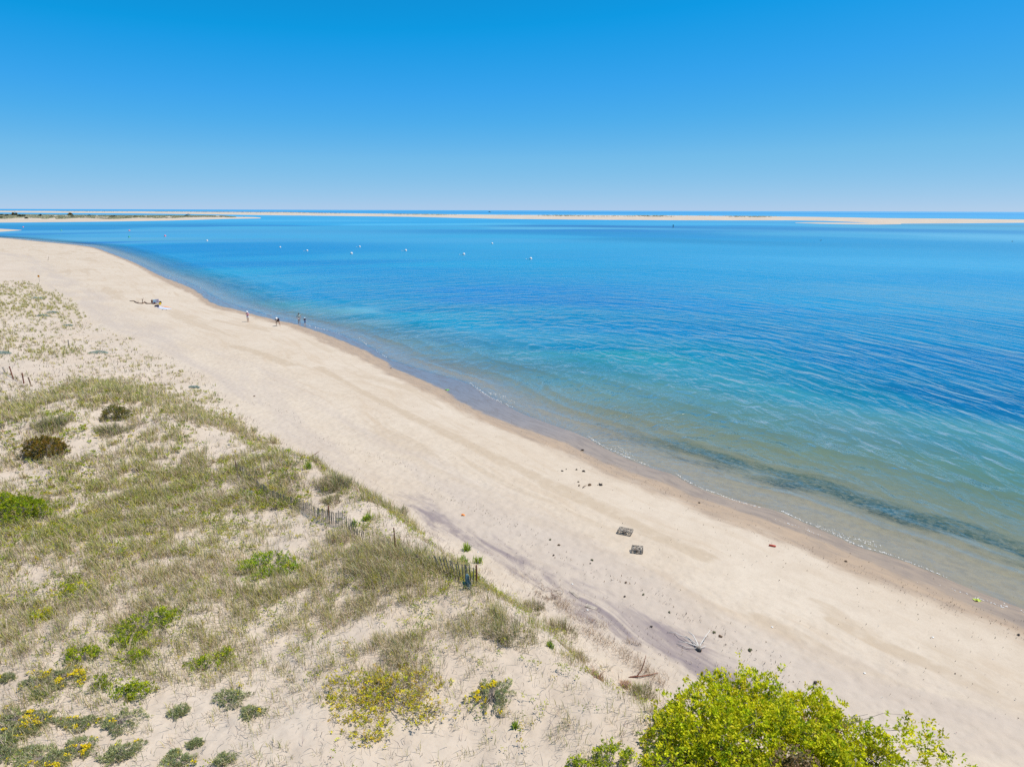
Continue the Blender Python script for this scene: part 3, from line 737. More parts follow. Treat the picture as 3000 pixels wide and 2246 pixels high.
# --- shrubs
def hummock(u, th, lob):
    return 1+lob*(math.sin(3*th+u*5)+.6*math.sin(5*th+1.7+u*3)+.5*math.sin(7*th+.6))
def shrub(name, label, cat, loc, rad, n_ros, leaf, pal, lpr=9, twig=TWIG, seed=1, limbs=26, trunk_r=.03, group=None, shell=.55, ragged=.22, p=None, up=.5, ratio=1.0, droop=None, bare=0.0, dead=None, edge=None):
    """a bush: woody branches that fork towards rosettes of leaves at their tips. rad = (rx, ry, height)"""
    rng = np.random.default_rng(seed); rnd = random.Random(seed)
    root = empty(name, loc); tag(root, label, cat, group)
    rx, ry, rz = rad
    th = rng.uniform(0, 2*math.pi, n_ros); u = rng.uniform(0, 1, n_ros)
    ph = np.arccos(1-u*.98)                        # upper half dome
    lob = 1+ragged*(vnoise(np.cos(th)*2.2+ph*1.4+seed, np.sin(th)*2.2+7, seed)-.5)*2+ragged*.6*(vnoise(np.cos(th)*5+ph*4, np.sin(th)*5+3, seed+3)-.5)*2
    rr = lob*(1-(1-shell)*rng.uniform(0, 1, n_ros)**2.2)
    spray = rng.uniform(0, 1, n_ros) < .09; rr = np.where(spray, rr*rng.uniform(1.02, 1.2, n_ros), rr)
    T = np.stack([rx*rr*np.sin(ph)*np.cos(th), ry*rr*np.sin(ph)*np.sin(th), np.maximum(.05*rz, rz*rr*np.cos(ph)**.8)], -1)
    if edge is not None:
        T = np.concatenate([T, edge]); n_ros = len(T)
    gzs = height(T[:, 0]+loc[0], T[:, 1]+loc[1])-loc[2]
    T[:, 2] = np.maximum(T[:, 2], gzs+.04)
    keep = vnoise(T[:, 0]/(.09*rx+.25)+seed, T[:, 1]/(.09*ry+.25), seed+8) > bare
    ros = T[keep]; m = len(ros)
    idx = np.repeat(np.arange(m), lpr); n = len(idx)
    out = ros/np.linalg.norm(ros/np.array([rx, ry, rz]), axis=1, keepdims=True)/np.array([rx, ry, rz])**2
    out /= np.linalg.norm(out, axis=1, keepdims=True); out[:, 2] += up; out /= np.linalg.norm(out, axis=1, keepdims=True)
    D = out[idx]*.55+rng.normal(0, .62, (n, 3)); D /= np.linalg.norm(D, axis=1, keepdims=True)
    P = ros[idx]+rng.normal(0, leaf*.35, (n, 3))
    base = pick(pal, m, .14, rng, p)
    if dead is not None:
        dmk = np.zeros(m, bool)
        for (dx, dy, dr) in dead: dmk |= ((ros[:, 0]-dx)**2+(ros[:, 1]-dy)**2 < (dr*(0.6+.8*rng.uniform(0, 1, m)))**2)
        base[dmk] = pick([(.33, .22, .12), (.26, .2, .09), (.38, .27, .14)], dmk.sum(), .12, rng)
    cc = np.clip(base[idx]*(1+rng.normal(0, .13, (n, 1))), .004, .9)
    v, f, c = leaves(P, D, rng.uniform(.7, 1.25, n)*leaf, rng.uniform(.42, .62, n)*leaf*ratio, cc, rng)
    mesh_arrays('foliage', v, f, LEAF, root, cols=c)
    mb = MB(); nodes = []
    for k in range(limbs):
        t_ = T[rng.integers(0, len(T))]; mid = t_*np.array([.45, .45, .5])+rng.normal(0, .05*rx, 3)
        b0 = np.array([rnd.uniform(-.12, .12)*rx, rnd.uniform(-.12, .12)*ry, -.05])
        tip = t_*.86
        gm = gz(loc[0]+mid[0], loc[1]+mid[1])-loc[2]; mid[2] = max(mid[2], gm+.04)
        mb.tube([b0, (b0+mid)/2+rng.normal(0, .03*rx, 3)*[1, 1, .3], mid, (mid+tip)/2+rng.normal(0, .04*rx, 3), tip], [trunk_r, trunk_r*.8, trunk_r*.6, trunk_r*.4, trunk_r*.22], 5, False)
        nodes += [mid, (mid+tip)/2, tip]
    nodes = np.array(nodes)
    for i in rng.choice(len(T), min(len(T), 900), replace=False):
        d = ((nodes-T[i])**2).sum(1); j = int(np.argmin(d)); a_ = nodes[j]
        mdl = (a_+T[i])/2+rng.normal(0, .06, 3)*math.sqrt(d[j])
        mb.tube([a_, mdl, T[i]], [trunk_r*.28, trunk_r*.2, trunk_r*.13], 3, False)
    mb.build('branches', twig, root)
    return root

LIME = [(.62, .63, .012), (.70, .69, .015), (.48, .54, .015), (.24, .32, .02), (.66, .58, .03)]
# the big bush at the edge of the dune, lower right
c0 = plane([(2270, 2330)], 1.6)[0]; bz = gz(c0[0], c0[1])
bush_loc = Vector((c0[0], c0[1], bz))
er = np.random.default_rng(5); edge = []
for (ex, ey, ez) in [(3.9, .2, .6), (4.1, -.3, .5), (3.6, .7, .7), (4.4, -.5, .55), (3.3, .1, 1.0), (4.2, .3, .75)]:
    for _ in range(16): edge.append((ex+er.normal(0, .22), ey+er.normal(0, .3), ez+er.normal(0, .2)))
big = shrub('bayberry_bush', 'big lime green leafy bush with grey twigs at the edge of the dune', 'bush', bush_loc, (3.25, 2.5, 1.52), 6400, .098, LIME, 10, TWIG, 21, 60, .035, shell=.5, ragged=.24, p=[.34, .28, .2, .1, .08], dead=[(-.2, -1.3, .5), (1.0, .5, .2), (1.6, .2, .15)], edge=np.array(edge), bare=.21)
def low(px, py, rad, n, leaf, pal, name, label, cat, seed, **kw):
    p = at(px, py); return shrub(name, label, cat, p, rad, n, leaf, pal, seed=seed, **kw)
LIME2 = [(.45, .52, .02), (.54, .58, .02), (.34, .43, .02), (.20, .28, .025)]
low(1790, 2236, (.55, .5, .5), 120, .075, LIME2, 'bayberry_bush', 'small green bush on bare sand left of the big lime bush', 'bush', 31, limbs=8, trunk_r=.014)
low(1700, 2262, (.35, .35, .35), 60, .075, LIME2, 'bayberry_bush', 'tiny green bush cut by the bottom edge of the photo, left of another small bush', 'bush', 32, limbs=6, trunk_r=.012)
# bushes further along the dune
low(135, 1330, (1.15, .95, 1.0), 900, .075, [(.26, .18, .03), (.34, .19, .04), (.19, .17, .025), (.40, .29, .035)], 'bronze_shrub', 'rounded bronze brown bush among the tall dune grass on the left', 'bush', 33, lpr=9, limbs=22, trunk_r=.025, shell=.75, ragged=.16)
low(28, 1512, (1.75, 1.3, .95), 1500, .075, [(.33, .42, .015), (.40, .47, .015), (.24, .34, .015), (.45, .46, .02)], 'bayberry_bush', 'dense bright green bush cut off by the left edge of the photo', 'bush', 34, lpr=10, limbs=30, shell=.75, ragged=.2)
low(340, 1225, (.9, .8, .75), 420, .08, [(.26, .2, .05), (.2, .22, .04), (.31, .27, .06)], 'bronze_shrub', 'olive brown bush half hidden in the grassy mound', 'bush', 35, limbs=14, shell=.7)
low(790, 1672, (1.35, .85, .42), 560, .07, [(.34, .47, .02), (.42, .53, .02), (.24, .37, .02), (.5, .52, .02)], 'rose_bush', 'low spreading bright green rose bush in the middle of the dune', 'bush', 36, limbs=20, trunk_r=.014, ragged=.4, bare=.3)
# scattered lime coloured bayberry clumps on the lower left
for i, (px, py, rx, ry, h, lab) in enumerate([
    (400, 1845, .75, .5, .42, 'lime green bush with its neighbour to the right, upper of the lower left bushes'),
    (485, 1820, .5, .45, .5, 'upright lime green bush, topmost on the right of the lower left bushes'),
    (250, 1925, .62, .42, .36, 'lime green bush just above a mat of yellow flowers'),
    (375, 1880, .6, .4, .3, 'thin lime green bush in dry grass between two fuller bushes'),
    (410, 1935, .55, .35, .32, 'lime green bush standing in dry brown grass below the other lime bushes'),
    (395, 2030, .6, .42, .34, 'lowest lime green bush at the edge of the bare sand'),
    (310, 2005, .3, .3, .25, 'small lime green bush left of the lowest lime bush'),
    (600, 1955, .55, .4, .32, 'dark lime bush with a bit of bare sand beneath, right of the other lime bushes'),
    (660, 1930, .3, .25, .3, 'narrow dark lime bush right beside a wider dark lime bush'),
    (210, 1745, .5, .45, .35, 'pale lime bush in the grass high on the left'),
    (130, 1810, .35, .3, .25, 'small pale lime bush with bare sand around it on the left')]):
    low(px, py, (rx, ry, h), int(200*rx*ry/.35)+40, .062, LIME2 if i < 9 else LIME, 'bayberry_bush', lab, 'bush', 50+i, limbs=9, trunk_r=.012, ragged=.4, bare=.32, group='low lime bushes on the lower left of the dune')
# straggling bush with grey twigs and yellow leaves
YEL = [(.66, .60, .03), (.74, .62, .03), (.55, .55, .03), (.78, .58, .08)]
low(1110, 2040, (1.75, 1.45, .42), 620, .068, YEL, 'beach_plum_bush', 'straggling grey twigged bush with scattered yellow leaves on bare sand', 'bush', 71, limbs=70, trunk_r=.013, ragged=.35, shell=.25, bare=.18, lpr=8)
low(1240, 2085, (1.2, .6, .3), 80, .06, YEL, 'beach_plum_bush', 'sparse trailing yellow leaved bush right of the larger yellow one', 'bush', 72, limbs=22, trunk_r=.011, ragged=.4, shell=.3, lpr=8)
low(1070, 2165, (.9, .45, .28), 55, .065, YEL, 'beach_plum_bush', 'little yellow leaved bush below the larger yellow one', 'bush', 73, limbs=16, trunk_r=.011, ragged=.4, shell=.3, lpr=8)

# --- cushions of beach heather, some in flower
HEATH = [(.44, .46, .20), (.34, .38, .16), (.54, .51, .27), (.40, .43, .25)]
def heather(px, py, rx, ry, h, label, fl, seed, hole=.35):
    rng = np.random.default_rng(seed); loc = at(px, py)
    root = empty('beach_heather', loc, 0); tag(root, label, 'heather', 'cushions of beach heather on the dune')
    n = int(2600*rx*ry)+200
    a = rng.uniform(0, 6.283, n); r = np.sqrt(rng.uniform(0, 1, n))
    lob = 1+.5*(vnoise(np.cos(a)*2+seed, np.sin(a)*2, seed)-.5)*2+.5*(vnoise(np.cos(a)*5+seed, np.sin(a)*5, seed+5)-.5)*2
    lob = lob*1.08
    x = rx*r*lob*np.cos(a); y = ry*r*lob*np.sin(a)
    hole_ = vnoise(x/(.3*rx)+seed, y/(.3*ry), seed+2)*.6+(1-r)*.6
    k = hole_ < 1-hole
    x, y, r2 = x[k], y[k], r[k]
    z = height(x+loc[0], y+loc[1])-loc[2]+h*np.sqrt(np.maximum(0, 1-.85*r2**2))*(.75+.4*vnoise(x/.09, y/.09, seed+4))
    m = len(x); idx = np.repeat(np.arange(m), 5); q = len(idx)
    P = np.stack([x[idx], y[idx], z[idx]], -1)+rng.normal(0, .018, (q, 3))
    D = np.stack([x[idx]/rx*.8, y[idx]/ry*.8, np.full(q, .9)], -1)+rng.normal(0, .5, (q, 3))
    base = pick(HEATH, m, .15, rng); cc = np.clip(base[idx]*(1+rng.normal(0, .15, (q, 1))), .01, .9)
    v, f, c = leaves(P, D, rng.uniform(.045, .085, q), rng.uniform(.016, .026, q), cc, rng)
    mesh_arrays('foliage', v, f, LEAF, root, cols=c)
    mb = MB()
    for k_ in range(int(60*math.sqrt(rx*ry))+12):
        t = rng.uniform(0, 6.283); rr_ = math.sqrt(rng.uniform(.02, 1))
        ex, ey = rx*rr_*math.cos(t)*.9, ry*rr_*math.sin(t)*.9
        ez = gz(ex+loc[0], ey+loc[1])-loc[2]
        mb.tube([(0, 0, .02), (ex*.5, ey*.5, ez*.5+h*.8), (ex, ey, ez+h*.8)], [.012, .009, .005], 4, False)
    mb.build('stems', TWIG, root)
    if fl > 0:
        nf = int(fl*900*rx*ry); w0 = vnoise(x/(.22)+seed*3, y/(.22), seed+9)
        order = np.argsort(-(w0+.15*rng.uniform(0, 1, m)-(.25*(1-r2))))[:max(6, min(nf, m))]
        idx = np.repeat(order, 6); q = len(idx)
        P = np.stack([x[idx], y[idx], z[idx]+.045], -1)+rng.normal(0, .012, (q, 3)); aa = rng.uniform(0, 6.283, q)
        D = np.stack([np.cos(aa), np.sin(aa), rng.uniform(.1, .9, q)], -1)
        v, f, c = leaves(P, D, rng.uniform(.03, .048, q), rng.uniform(.026, .04, q), pick([(.88, .70, .005), (.92, .76, .01), (.85, .62, .01)], q, .08, rng), rng)
        mesh_arrays('flowers', v, f, PETAL, root, cols=c)
    return root
heather(1442, 2046, .52, .5, .2, 'round grey green heather cushion with yellow flowers, right of the yellow leaved bush', .55, 101, .42)
HZ = [(675, 2050, .36, .26, .13, 'grey green heather cushion at the top of the bare sand slope, without flowers', 0),
 (738, 2092, .30, .26, .12, 'heather cushion with a few yellow specks, right of a flowerless one', .06),
 (352, 2122, .42, .36, .14, 'oval heather cushion with one yellow spot on its right side', .08),
 (352, 2215, .44, .32, .14, 'oval grey and green heather cushion alone on bare sand near the bottom edge', .04),
 (525, 2236, .34, .2, .11, 'low heather cushion at the bottom edge, left of a smaller round one', .04),
 (658, 2230, .24, .24, .12, 'small round heather cushion at the bottom edge', 0),
 (568, 2182, .15, .12, .08, 'tiny heather cushion on the open sand', 0),
 (506, 2214, .11, .1, .07, 'tiniest heather tuft touching the top of a low cushion', .15),
 (232, 2196, .45, .26, .12, 'heather mat with a bright rim of yellow flowers on the bare sand', .75),
 (240, 2125, .52, .26, .12, 'wide heather mat with flowers along its lower right side', .3),
 (135, 2230, .62, .3, .14, 'large heather mat with yellow tips cut by the bottom edge', .3),
 (10, 2215, .3, .3, .13, 'heather cushion with yellow flowers in the bottom left corner', .5),
 (185, 1990, .6, .3, .14, 'heather mat thick with yellow flowers just below a lime green bush', 1.1),
 (100, 2005, .35, .22, .11, 'heather mat with flowers on its left and right ends near the left edge', .5),
 (52, 2115, .6, .3, .14, 'broad heather mat streaked with yellow flowers by the left edge', .8),
 (60, 2145, .4, .24, .1, 'grey green heather mat below the broad flowering one', .15),
 (118, 2110, .35, .22, .1, 'small flowering heather mat right of the broad one', .9),
 (168, 2015, .22, .16, .09, 'little green heather cushion right below the thick flowering mat', .1),
 (115, 2040, .22, .15, .08, 'little heather cushion with a yellow dot on open sand', .15),
 (12, 2180, .3, .26, .12, 'green heather cushion at the left edge above the corner one', .1),
 (15, 1990, .25, .14, .08, 'yellow flowered heather tuft at the left edge', 1.0),
 (88, 2200, .18, .12, .08, 'small plain heather tuft above the large mat at the bottom', 0),
 (525, 2090, .24, .2, .12, 'dead grey heather cushion left of a greener one', 0)]
for i, hz in enumerate(HZ): heather(*hz, 110+i, .36)

# --- dusty miller: pale blue green rosettes on the far sand
DM = [(.36, .45, .40), (.42, .5, .45), (.3, .4, .35)]
for i, (px, py, r, lab) in enumerate([(290, 1034, 1.0, 'widest pale blue green plant on the far sand'), (570, 1136, .45, 'pale blue green plant in thin grass at the edge of the beach'), (113, 878, 1.2, 'pale green plant highest up among the far grass'),
    (155, 918, .9, 'pale green plant right of the far grass, by open sand'), (127, 927, .9, 'pale blue plant just left of another pale plant in the far grass'), (200, 955, .6, 'pale plant alone on open sand below the other far ones'), (8, 1036, .8, 'dark blue green plant at the left edge above the broken fence'), (720, 1448, .3, 'little blue green plant beside the slat fence')]):
    rng = np.random.default_rng(200+i); loc = at(px, py); root = empty('dusty_miller', loc); tag(root, lab, 'plant', 'pale blue green plants on the dune')
    m = int(90*r)+20; a = rng.uniform(0, 6.283, m); q = np.sqrt(rng.uniform(0, 1, m))*r
    P = np.stack([q*np.cos(a), q*np.sin(a)*.8, .04+.2*r*(1-(q/r)**2)*rng.uniform(.5, 1, m)], -1); P[:, 2] += height(P[:, 0]+loc[0], P[:, 1]+loc[1])-loc[2]
    idx = np.repeat(np.arange(m), 6); n = len(idx); b_ = rng.uniform(0, 6.283, n)
    v, f, c = leaves(P[idx], np.stack([np.cos(b_), np.sin(b_), rng.uniform(.2, 1, n)], -1), rng.uniform(.1, .17, n), rng.uniform(.05, .08, n), pick(DM, n, .12, rng), rng)
    mesh_arrays('foliage', v, f, LEAF, root, cols=c)

# --- spiky green plants at the edge of the dune
for i, (px, py, r, lab) in enumerate([(1038, 1540, .28, 'dark green spiky plant on bare sand behind the fence'), (1070, 1525, .22, 'small spiky green plant right above the slat fence'), (1368, 1612, .32, 'upright spiky green plant at the lip of the dune'), (1360, 1652, .4, 'wide spiky green plant above the leaning fence'),
    (1402, 1648, .3, 'pale spiky plant at the dune edge right of the wide one'), (1082, 1522, .3, 'leafy green plant in the gap between two grass clumps'), (1510, 2130, .16, 'sprig of green leaves on the open sand'), (1612, 1895, .2, 'trailing green sprig below the grass tuft'), (905, 1372, .35, 'tall bright green plant beside the sandy path'), (845, 1325, .3, 'leafy green plant in the grass above the fence')]):
    rng = np.random.default_rng(230+i); loc = at(px, py); root = empty('goldenrod_plant', loc); tag(root, lab, 'plant', 'spiky green plants along the dune edge')
    n = int(34+70*r); a = rng.uniform(0, 6.283, n)
    P = np.stack([rng.normal(0, .3*r, n), rng.normal(0, .25*r, n), np.full(n, .0)], -1); P[:, 2] = height(P[:, 0]+loc[0], P[:, 1]+loc[1])-loc[2]-.01
    v, f, c = blades(P, rng.uniform(.6, 1.3, n)*r*1.1, rng.uniform(.03, .05, n), a, rng.uniform(.2, .9, n), pick([(.32, .44, .05), (.42, .50, .05), (.23, .34, .06)], n, .14, rng), .6, rng)
    mesh_arrays('foliage', v, f, LEAF, root, cols=c)

# --- the grass tussocks one can tell apart
for i, (px, py, r, h, lab) in enumerate([(1640, 1850, .55, .55, 'dense grass tussock at the lip of the sand scarp'), (1490, 1865, .75, .5, 'broad loose grass tussock left of the one on the scarp'), (1565, 1782, .5, .35, 'low grass tussock above the sand scarp'), (1880, 2035, .4, .6, 'tall thin grass tussock behind the big lime bush'),
    (1115, 1480, .55, .55, 'grass tussock at the beach edge, right of a darker one'), (1160, 1505, .6, .5, 'grass tussock furthest out at the beach edge'), (985, 1425, .9, .7, 'large brown green grass tussock at the corner of the dune'), (970, 1470, .45, .45, 'small pale green tussock in the sand right of the path'),
    (335, 1265, .8, .7, 'brown domed grass tussock beside the sandy path on the left'), (150, 1250, .95, .75, 'silvery grass tussock above the bronze bush'), (1690, 1920, .5, .35, 'thin grass tussock on the sand slope'), (1835, 2010, .2, .3, 'small reddish dry tussock on pale sand'), (1750, 1985, .2, .35, 'brown dry tussock left of a reddish one')]):
    rng = np.random.default_rng(260+i); loc = at(px, py); root = empty('grass_tussock', loc); tag(root, lab, 'grass tussock', 'clumps of tall beach grass')
    n = int(900*r); a = rng.uniform(0, 6.283, n); lb = .45+1.1*vnoise(np.cos(a)*1.8+i*3, np.sin(a)*1.8, i+40); q = np.sqrt(rng.uniform(0, 1, n))*r*1.15*lb
    P = np.stack([q*np.cos(a), q*np.sin(a), np.zeros(n)], -1); hv = (.45+.9*vnoise(P[:, 0]*3.2+i, P[:, 1]*3.2, 70+i))*(1-.45*(q/r).clip(0, 1)); P[:, 2] = height(P[:, 0]+loc[0], P[:, 1]+loc[1])-loc[2]-.02
    lv = rng.uniform(0, 1, n) < (.1 if i >= 11 else .42)
    col = np.where(lv[:, None], pick([(.36, .36, .12), (.28, .31, .10), (.42, .39, .16)], n, .15, rng), pick([(.56, .46, .31), (.45, .37, .27), (.38, .29, .2), (.26, .21, .17)], n, .14, rng))
    if i >= 11: col = col*np.array([1.05, .8, .7])
    az = np.where(rng.uniform(0, 1, n) < .45, rng.normal(3.6, .8, n), a)
    rr = math.hypot(loc[0], loc[1])
    v, f, c = blades(P, rng.uniform(.6, 1.25, n)*h*hv*1.15, rng.uniform(.011, .019, n)*max(1, rr/26), az, np.where(lv, rng.uniform(.1, .6, n), rng.uniform(.3, 1.1, n)), col, 1.0, rng)
    mesh_arrays('blades', v, f, GRASS, root, cols=c)
# ------------------------------------------------------------------ far sand spits
def spit_mat():
    t = NT("spit_sand"); tc = t.n('ShaderNodeTexCoord').outputs['Object']
    c = t.mix(t.ss(t.noise(tc, .02, 4), .35, .65), (.52, .445, .36), (.46, .39, .32))
    b = t.n('ShaderNodeBsdfPrincipled', {'Base Color': c, 'Roughness': .9, 'Specular IOR Level': .1})
    return t.surf(b.outputs[0])
SPIT = spit_mat()
FARG = leafmat("far_dune_grass", .15)
def spit(lower, upper, hm, n=160, m=10, seed=1):
    def res(P):
        P = np.array(P, float); xs = np.linspace(P[0, 0], P[-1, 0], n); return np.stack([xs, np.interp(xs, P[:, 0], P[:, 1])], -1)
    A = plane(res(lower), 0.0); B = plane(res(upper), 0.0)
    v = np.linspace(0, 1, m)[None, :]
    X_ = A[:, :1]*(1-v)+B[:, :1]*v; Y_ = A[:, 1:]*(1-v)+B[:, 1:]*v
    wd = np.hypot(A[:, 0]-B[:, 0], A[:, 1]-B[:, 1])[:, None]
    pr = np.clip(np.sin(math.pi*v), 0, 1)**.6*np.ones((n, 1))
    Z_ = -.25+(hm*(.35+.65*fbm(X_/160, Y_/160, seed, 3))*np.clip(wd/120, .12, 1)+.35)*pr
    return X_, Y_, Z_
def spit_obj(name, lower, upper, hm, seed):
    X_, Y_, Z_ = spit(lower, upper, hm, seed=seed)
    F = gridfaces(*X_.shape)[:, ::-1]
    V = np.stack([X_.ravel(), Y_.ravel(), Z_.ravel()], -1)
    nrm = np.cross(V[F[0, 1]]-V[F[0, 0]], V[F[0, 2]]-V[F[0, 0]])
    if nrm[2] < 0: F = F[:, ::-1]
    o = mesh_arrays(name, V, F, SPIT, smooth_=True); tag(o, kind='structure'); return X_, Y_, Z_
LS = spit_obj('sand_spit', [(-300,668),(0,660.5),(200,656),(400,651),(497,648),(600,644),(678,641),(764,638.8)], [(-300,634),(0,634),(200,633.5),(330,633),(500,632),(600,631.5),(650,632),(690,635.5),(764,637.8)], 2.6, 3)
BB = spit_obj('barrier_beach', [(-300,630),(0,629.3),(400,627.3),(550,628),(834,630),(1000,631),(1200,632.3),(1452,638),(1700,641),(2000,644),(2318,645.5),(2420,648),(2500,652),(2578,658),(2800,659),(3000,659.5),(3300,660)],
    [(-300,624),(0,624),(400,621),(834,620),(1000,622.5),(1200,624),(1500,626),(1700,627),(2000,629.3),(2200,632),(2400,636),(2600,641),(2800,645),(3000,650),(3300,655)], 2.6, 4)
spit_obj('sandbar', [(2330,653),(2400,656),(2480,658.3),(2560,660),(2640,659.5)], [(2330,652),(2400,651.3),(2480,653),(2560,655),(2640,656.5)], .5, 5)
spit_obj('sandbar', [(-200,688),(0,686.5),(40,683),(63,680.6)], [(-200,676),(0,676.3),(40,678),(63,679.6)], .5, 6)
def farveg(name, G, n, size, mask, pal, seed, label):
    rng = np.random.default_rng(seed); X_, Y_, Z_ = G; a, b = X_.shape
    i = rng.uniform(0, a-1.001, n); j = rng.uniform(0, b-1.001, n)
    k = mask(i/(a-1), j/(b-1), rng.uniform(0, 1, n)); i, j = i[k], j[k]
    i0 = i.astype(int); j0 = j.astype(int); fi = i-i0; fj = j-j0
    def lerp(Q): return (Q[i0, j0]*(1-fi)+Q[i0+1, j0]*fi)*(1-fj)+(Q[i0, j0+1]*(1-fi)+Q[i0+1, j0+1]*fi)*fj
    x, y, z = lerp(X_), lerp(Y_), lerp(Z_)
    nb = 6; idx = np.repeat(np.arange(len(x)), nb); m = len(idx)
    base = pick(pal, len(x), .12, rng)
    patch = .8+.4*vnoise(x/25, y/60, seed)
    v, f, c = blades(np.stack([x[idx]+rng.normal(0, size*.8, m), y[idx]+rng.normal(0, size*.8, m), z[idx]-.1], -1), rng.uniform(.5, 1.1, m)*size, np.full(m, size*.9), rng.uniform(0, 6.28, m), rng.uniform(.1, .8, m), (base*patch[:, None])[idx], .6, rng)
    tag(mesh_arrays(name, v, f, FARG, cols=c), kind='stuff', label=label, cat='grass')
farveg('spit_grass', LS, 26000, 1.3, lambda u, v, r: (v > .24+.5*np.clip(u-.72, 0, 1)+.05*np.sin(u*40)) & (u < .93) & (r < .75*sstep(.25, .5, vnoise(u*60, v*9, 3)+.15)), [(.38, .37, .22), (.44, .40, .27), (.32, .34, .2), (.26, .31, .17)], 301, 'grey green grass covering the low spit across the channel')
farveg('barrier_grass', BB, 16000, 1.5, lambda u, v, r: (v > .42) & (v < .92) & (r < .8*sstep(.42, .6, vnoise(u*26, v*3, 5)+.1*np.sin(u*9))) & (u < .72), [(.44, .42, .26), (.48, .44, .30), (.38, .39, .22)], 302, 'pale green grass on the far barrier beach')
for i, (px, py, wd_, ht) in enumerate([(43,637.5,11,7),(60,641,12,4.5),(70,639.5,8,4),(118,638.5,7,6),(205,634.8,13,4),(213,639.8,8,3.2),(31,636.5,6,2.5),(78,645,7,3),(331,638.8,14,3),(371,640,6,3),(4,638.5,9,4),(3,645,9,3.4),(396,638,8,3),(20,639,12,3),(150,640,10,2.6),(262,636.5,10,2.6),(546,634,9,3)]):
    rng = np.random.default_rng(330+i); d = rays([px], [py])[0]; t = (1.6-CAM[2])/d[2]; p = CAM+d*t
    D_ = np.linalg.norm(p-CAM); k = D_/2060.0; rx = wd_*k/2; rz = ht*k
    n = 420; q = rng.normal(0, 1, (n, 3)); q /= np.linalg.norm(q, axis=1, keepdims=True); q *= rng.uniform(.5, 1, (n, 1)); q[:, 2] = np.abs(q[:, 2])
    q *= 1+.35*(vnoise(q[:, 0]*2+i, q[:, 1]*2, i)-.5)[:, None]*2
    v, f, c = leaves(q*[rx, rx, rz], q+rng.normal(0, .5, (n, 3)), np.full(n, rx*.38), np.full(n, rx*.3), pick([(.075, .095, .05), (.10, .12, .065), (.055, .07, .04)], n, .12, rng), rng)
    e = empty('far_bush', (p[0], p[1], .9)); tag(e, 'small dark green bush far off on the grassy spit across the channel', 'bush', 'dark bushes on the far spit')
    mesh_arrays('foliage', v, f, LEAF, e, cols=c)
    mb = MB()
    for s_ in range(4): mb.tube([(0, 0, -.4), (rng.normal(0, rx*.2), rng.normal(0, rx*.2), rz*.4), (rng.normal(0, rx*.35), rng.normal(0, rx*.35), rz*.75)], [rx*.05, rx*.04, rx*.02], 4)
    mb.build('trunk', TWIGB, e)

# ------------------------------------------------------------------ floats and boats
WHITE = simple("white_float", (.78, .77, .74), .4, .06, 3)
OFFW = simple("stained_float", (.55, .5, .42), .6, .2, 4)
PINK = simple("pink_float", (.85, .2, .28), .4, .08, 3)
GREENF = simple("green_float", (.02, .42, .32), .4, .08, 3)
ROPE = simple("rope", (.35, .3, .22), .9, .2, 10)
DARKM = simple("dark_paint", (.03, .035, .04), .5, .2, 5)
def wpt(px, py):
    d = rays([px], [py])[0]; t = -CAM[2]/d[2]; p = CAM+d*t; return Vector((p[0], p[1], 0))
def buoy(px, py, r, mat, label, group, pick_=True):
    r *= .82; p = wpt(px, py); e = empty('mooring_buoy', p); tag(e, label, 'buoy', group)
    MB().ball((0, 0, r*.45), r, 14, 9).build('float', mat, e, smooth_=True)
    MB().tube([(0, 0, r*1.3), (0, 0, r*1.75)], r*.13, 6).build('ring', DARKM, e)
    MB().tube([(math.cos(a)*r*1.0, math.sin(a)*r*1.0, r*.12) for a in np.linspace(0, 2*math.pi, 17)], r*.1, 5, False).build('waterline_band', OFFW, e, smooth_=True)
    if pick_:
        mb = MB().ball((-r*3.4, -.1, .05), (r*.42, r*.3, r*.26), 8, 6)
        mb.build('pickup_float', WHITE, e, smooth_=True)
        MB().tube([(-r*.8, 0, .05), (-r*1.8, -.15, .02), (-r*3.0, -.1, .05)], .035, 4).build('rope', ROPE, e)
for px, py, r, l, pk in [(821,724,.5,'white mooring ball, leftmost of the upper row of white ones',0),(900,733.5,.5,'white mooring ball, second from the left in the white row',1),(1030,741.5,.62,'white mooring ball with a stained front, lowest of the left group',0),(1054,721.5,.55,'white mooring ball right above a stained one',1),
    (1189,732,.6,'white mooring ball with a pickup float in the middle of the row',1),(1359,743,.62,'white mooring ball with its pickup float set off to the left, second from the right',1),(1442,711,.6,'white mooring ball furthest from shore with no pickup float',0),(1555,756,.6,'white mooring ball at the right end of the row, largest and nearest',1),(607,706.5,.62,'white and rust mooring ball left of all the other white ones',0)]:
    buoy(px, py, r, WHITE, l, 'white mooring balls in the bay', bool(pk))
for px, py, l in [(379,679,'pink mooring ball straight above a green one'),(484,694,'pink mooring ball furthest right, on pale water'),(68,672,'pink mooring ball on dark water near the sand tongue on the left')]: buoy(px, py, .8, PINK, l, 'pink mooring balls near the spit', False)
for px, py, l in [(180,680,'green mooring ball furthest left in the channel'),(379,698,'green mooring ball straight below a pink one')]: buoy(px, py, .8, GREENF, l, 'green mooring balls near the spit', False)
def marker(px, py, h, label):
    p = wpt(px, py); e = empty('channel_marker', p); tag(e, label, 'channel marker')
    MB().tube([(0, 0, -.5), (0, 0, h)], h*.09, 8).build('post', DARKM, e)
    MB().box((0, 0, h*.85), (h*.5, h*.06, h*.36)).build('board', simple("marker_green", (.02, .12, .1), .5), e)
    MB().tube([(0, 0, -.1), (0, 0, h*.22)], [h*.3, h*.2], 10).build('base', DARKM, e)
marker(1972, 664, 2.6, 'dark green channel marker standing alone in the bay on the right')
marker(715, 637.5, 3.0, 'thin dark marker post off the tip of the grassy spit')
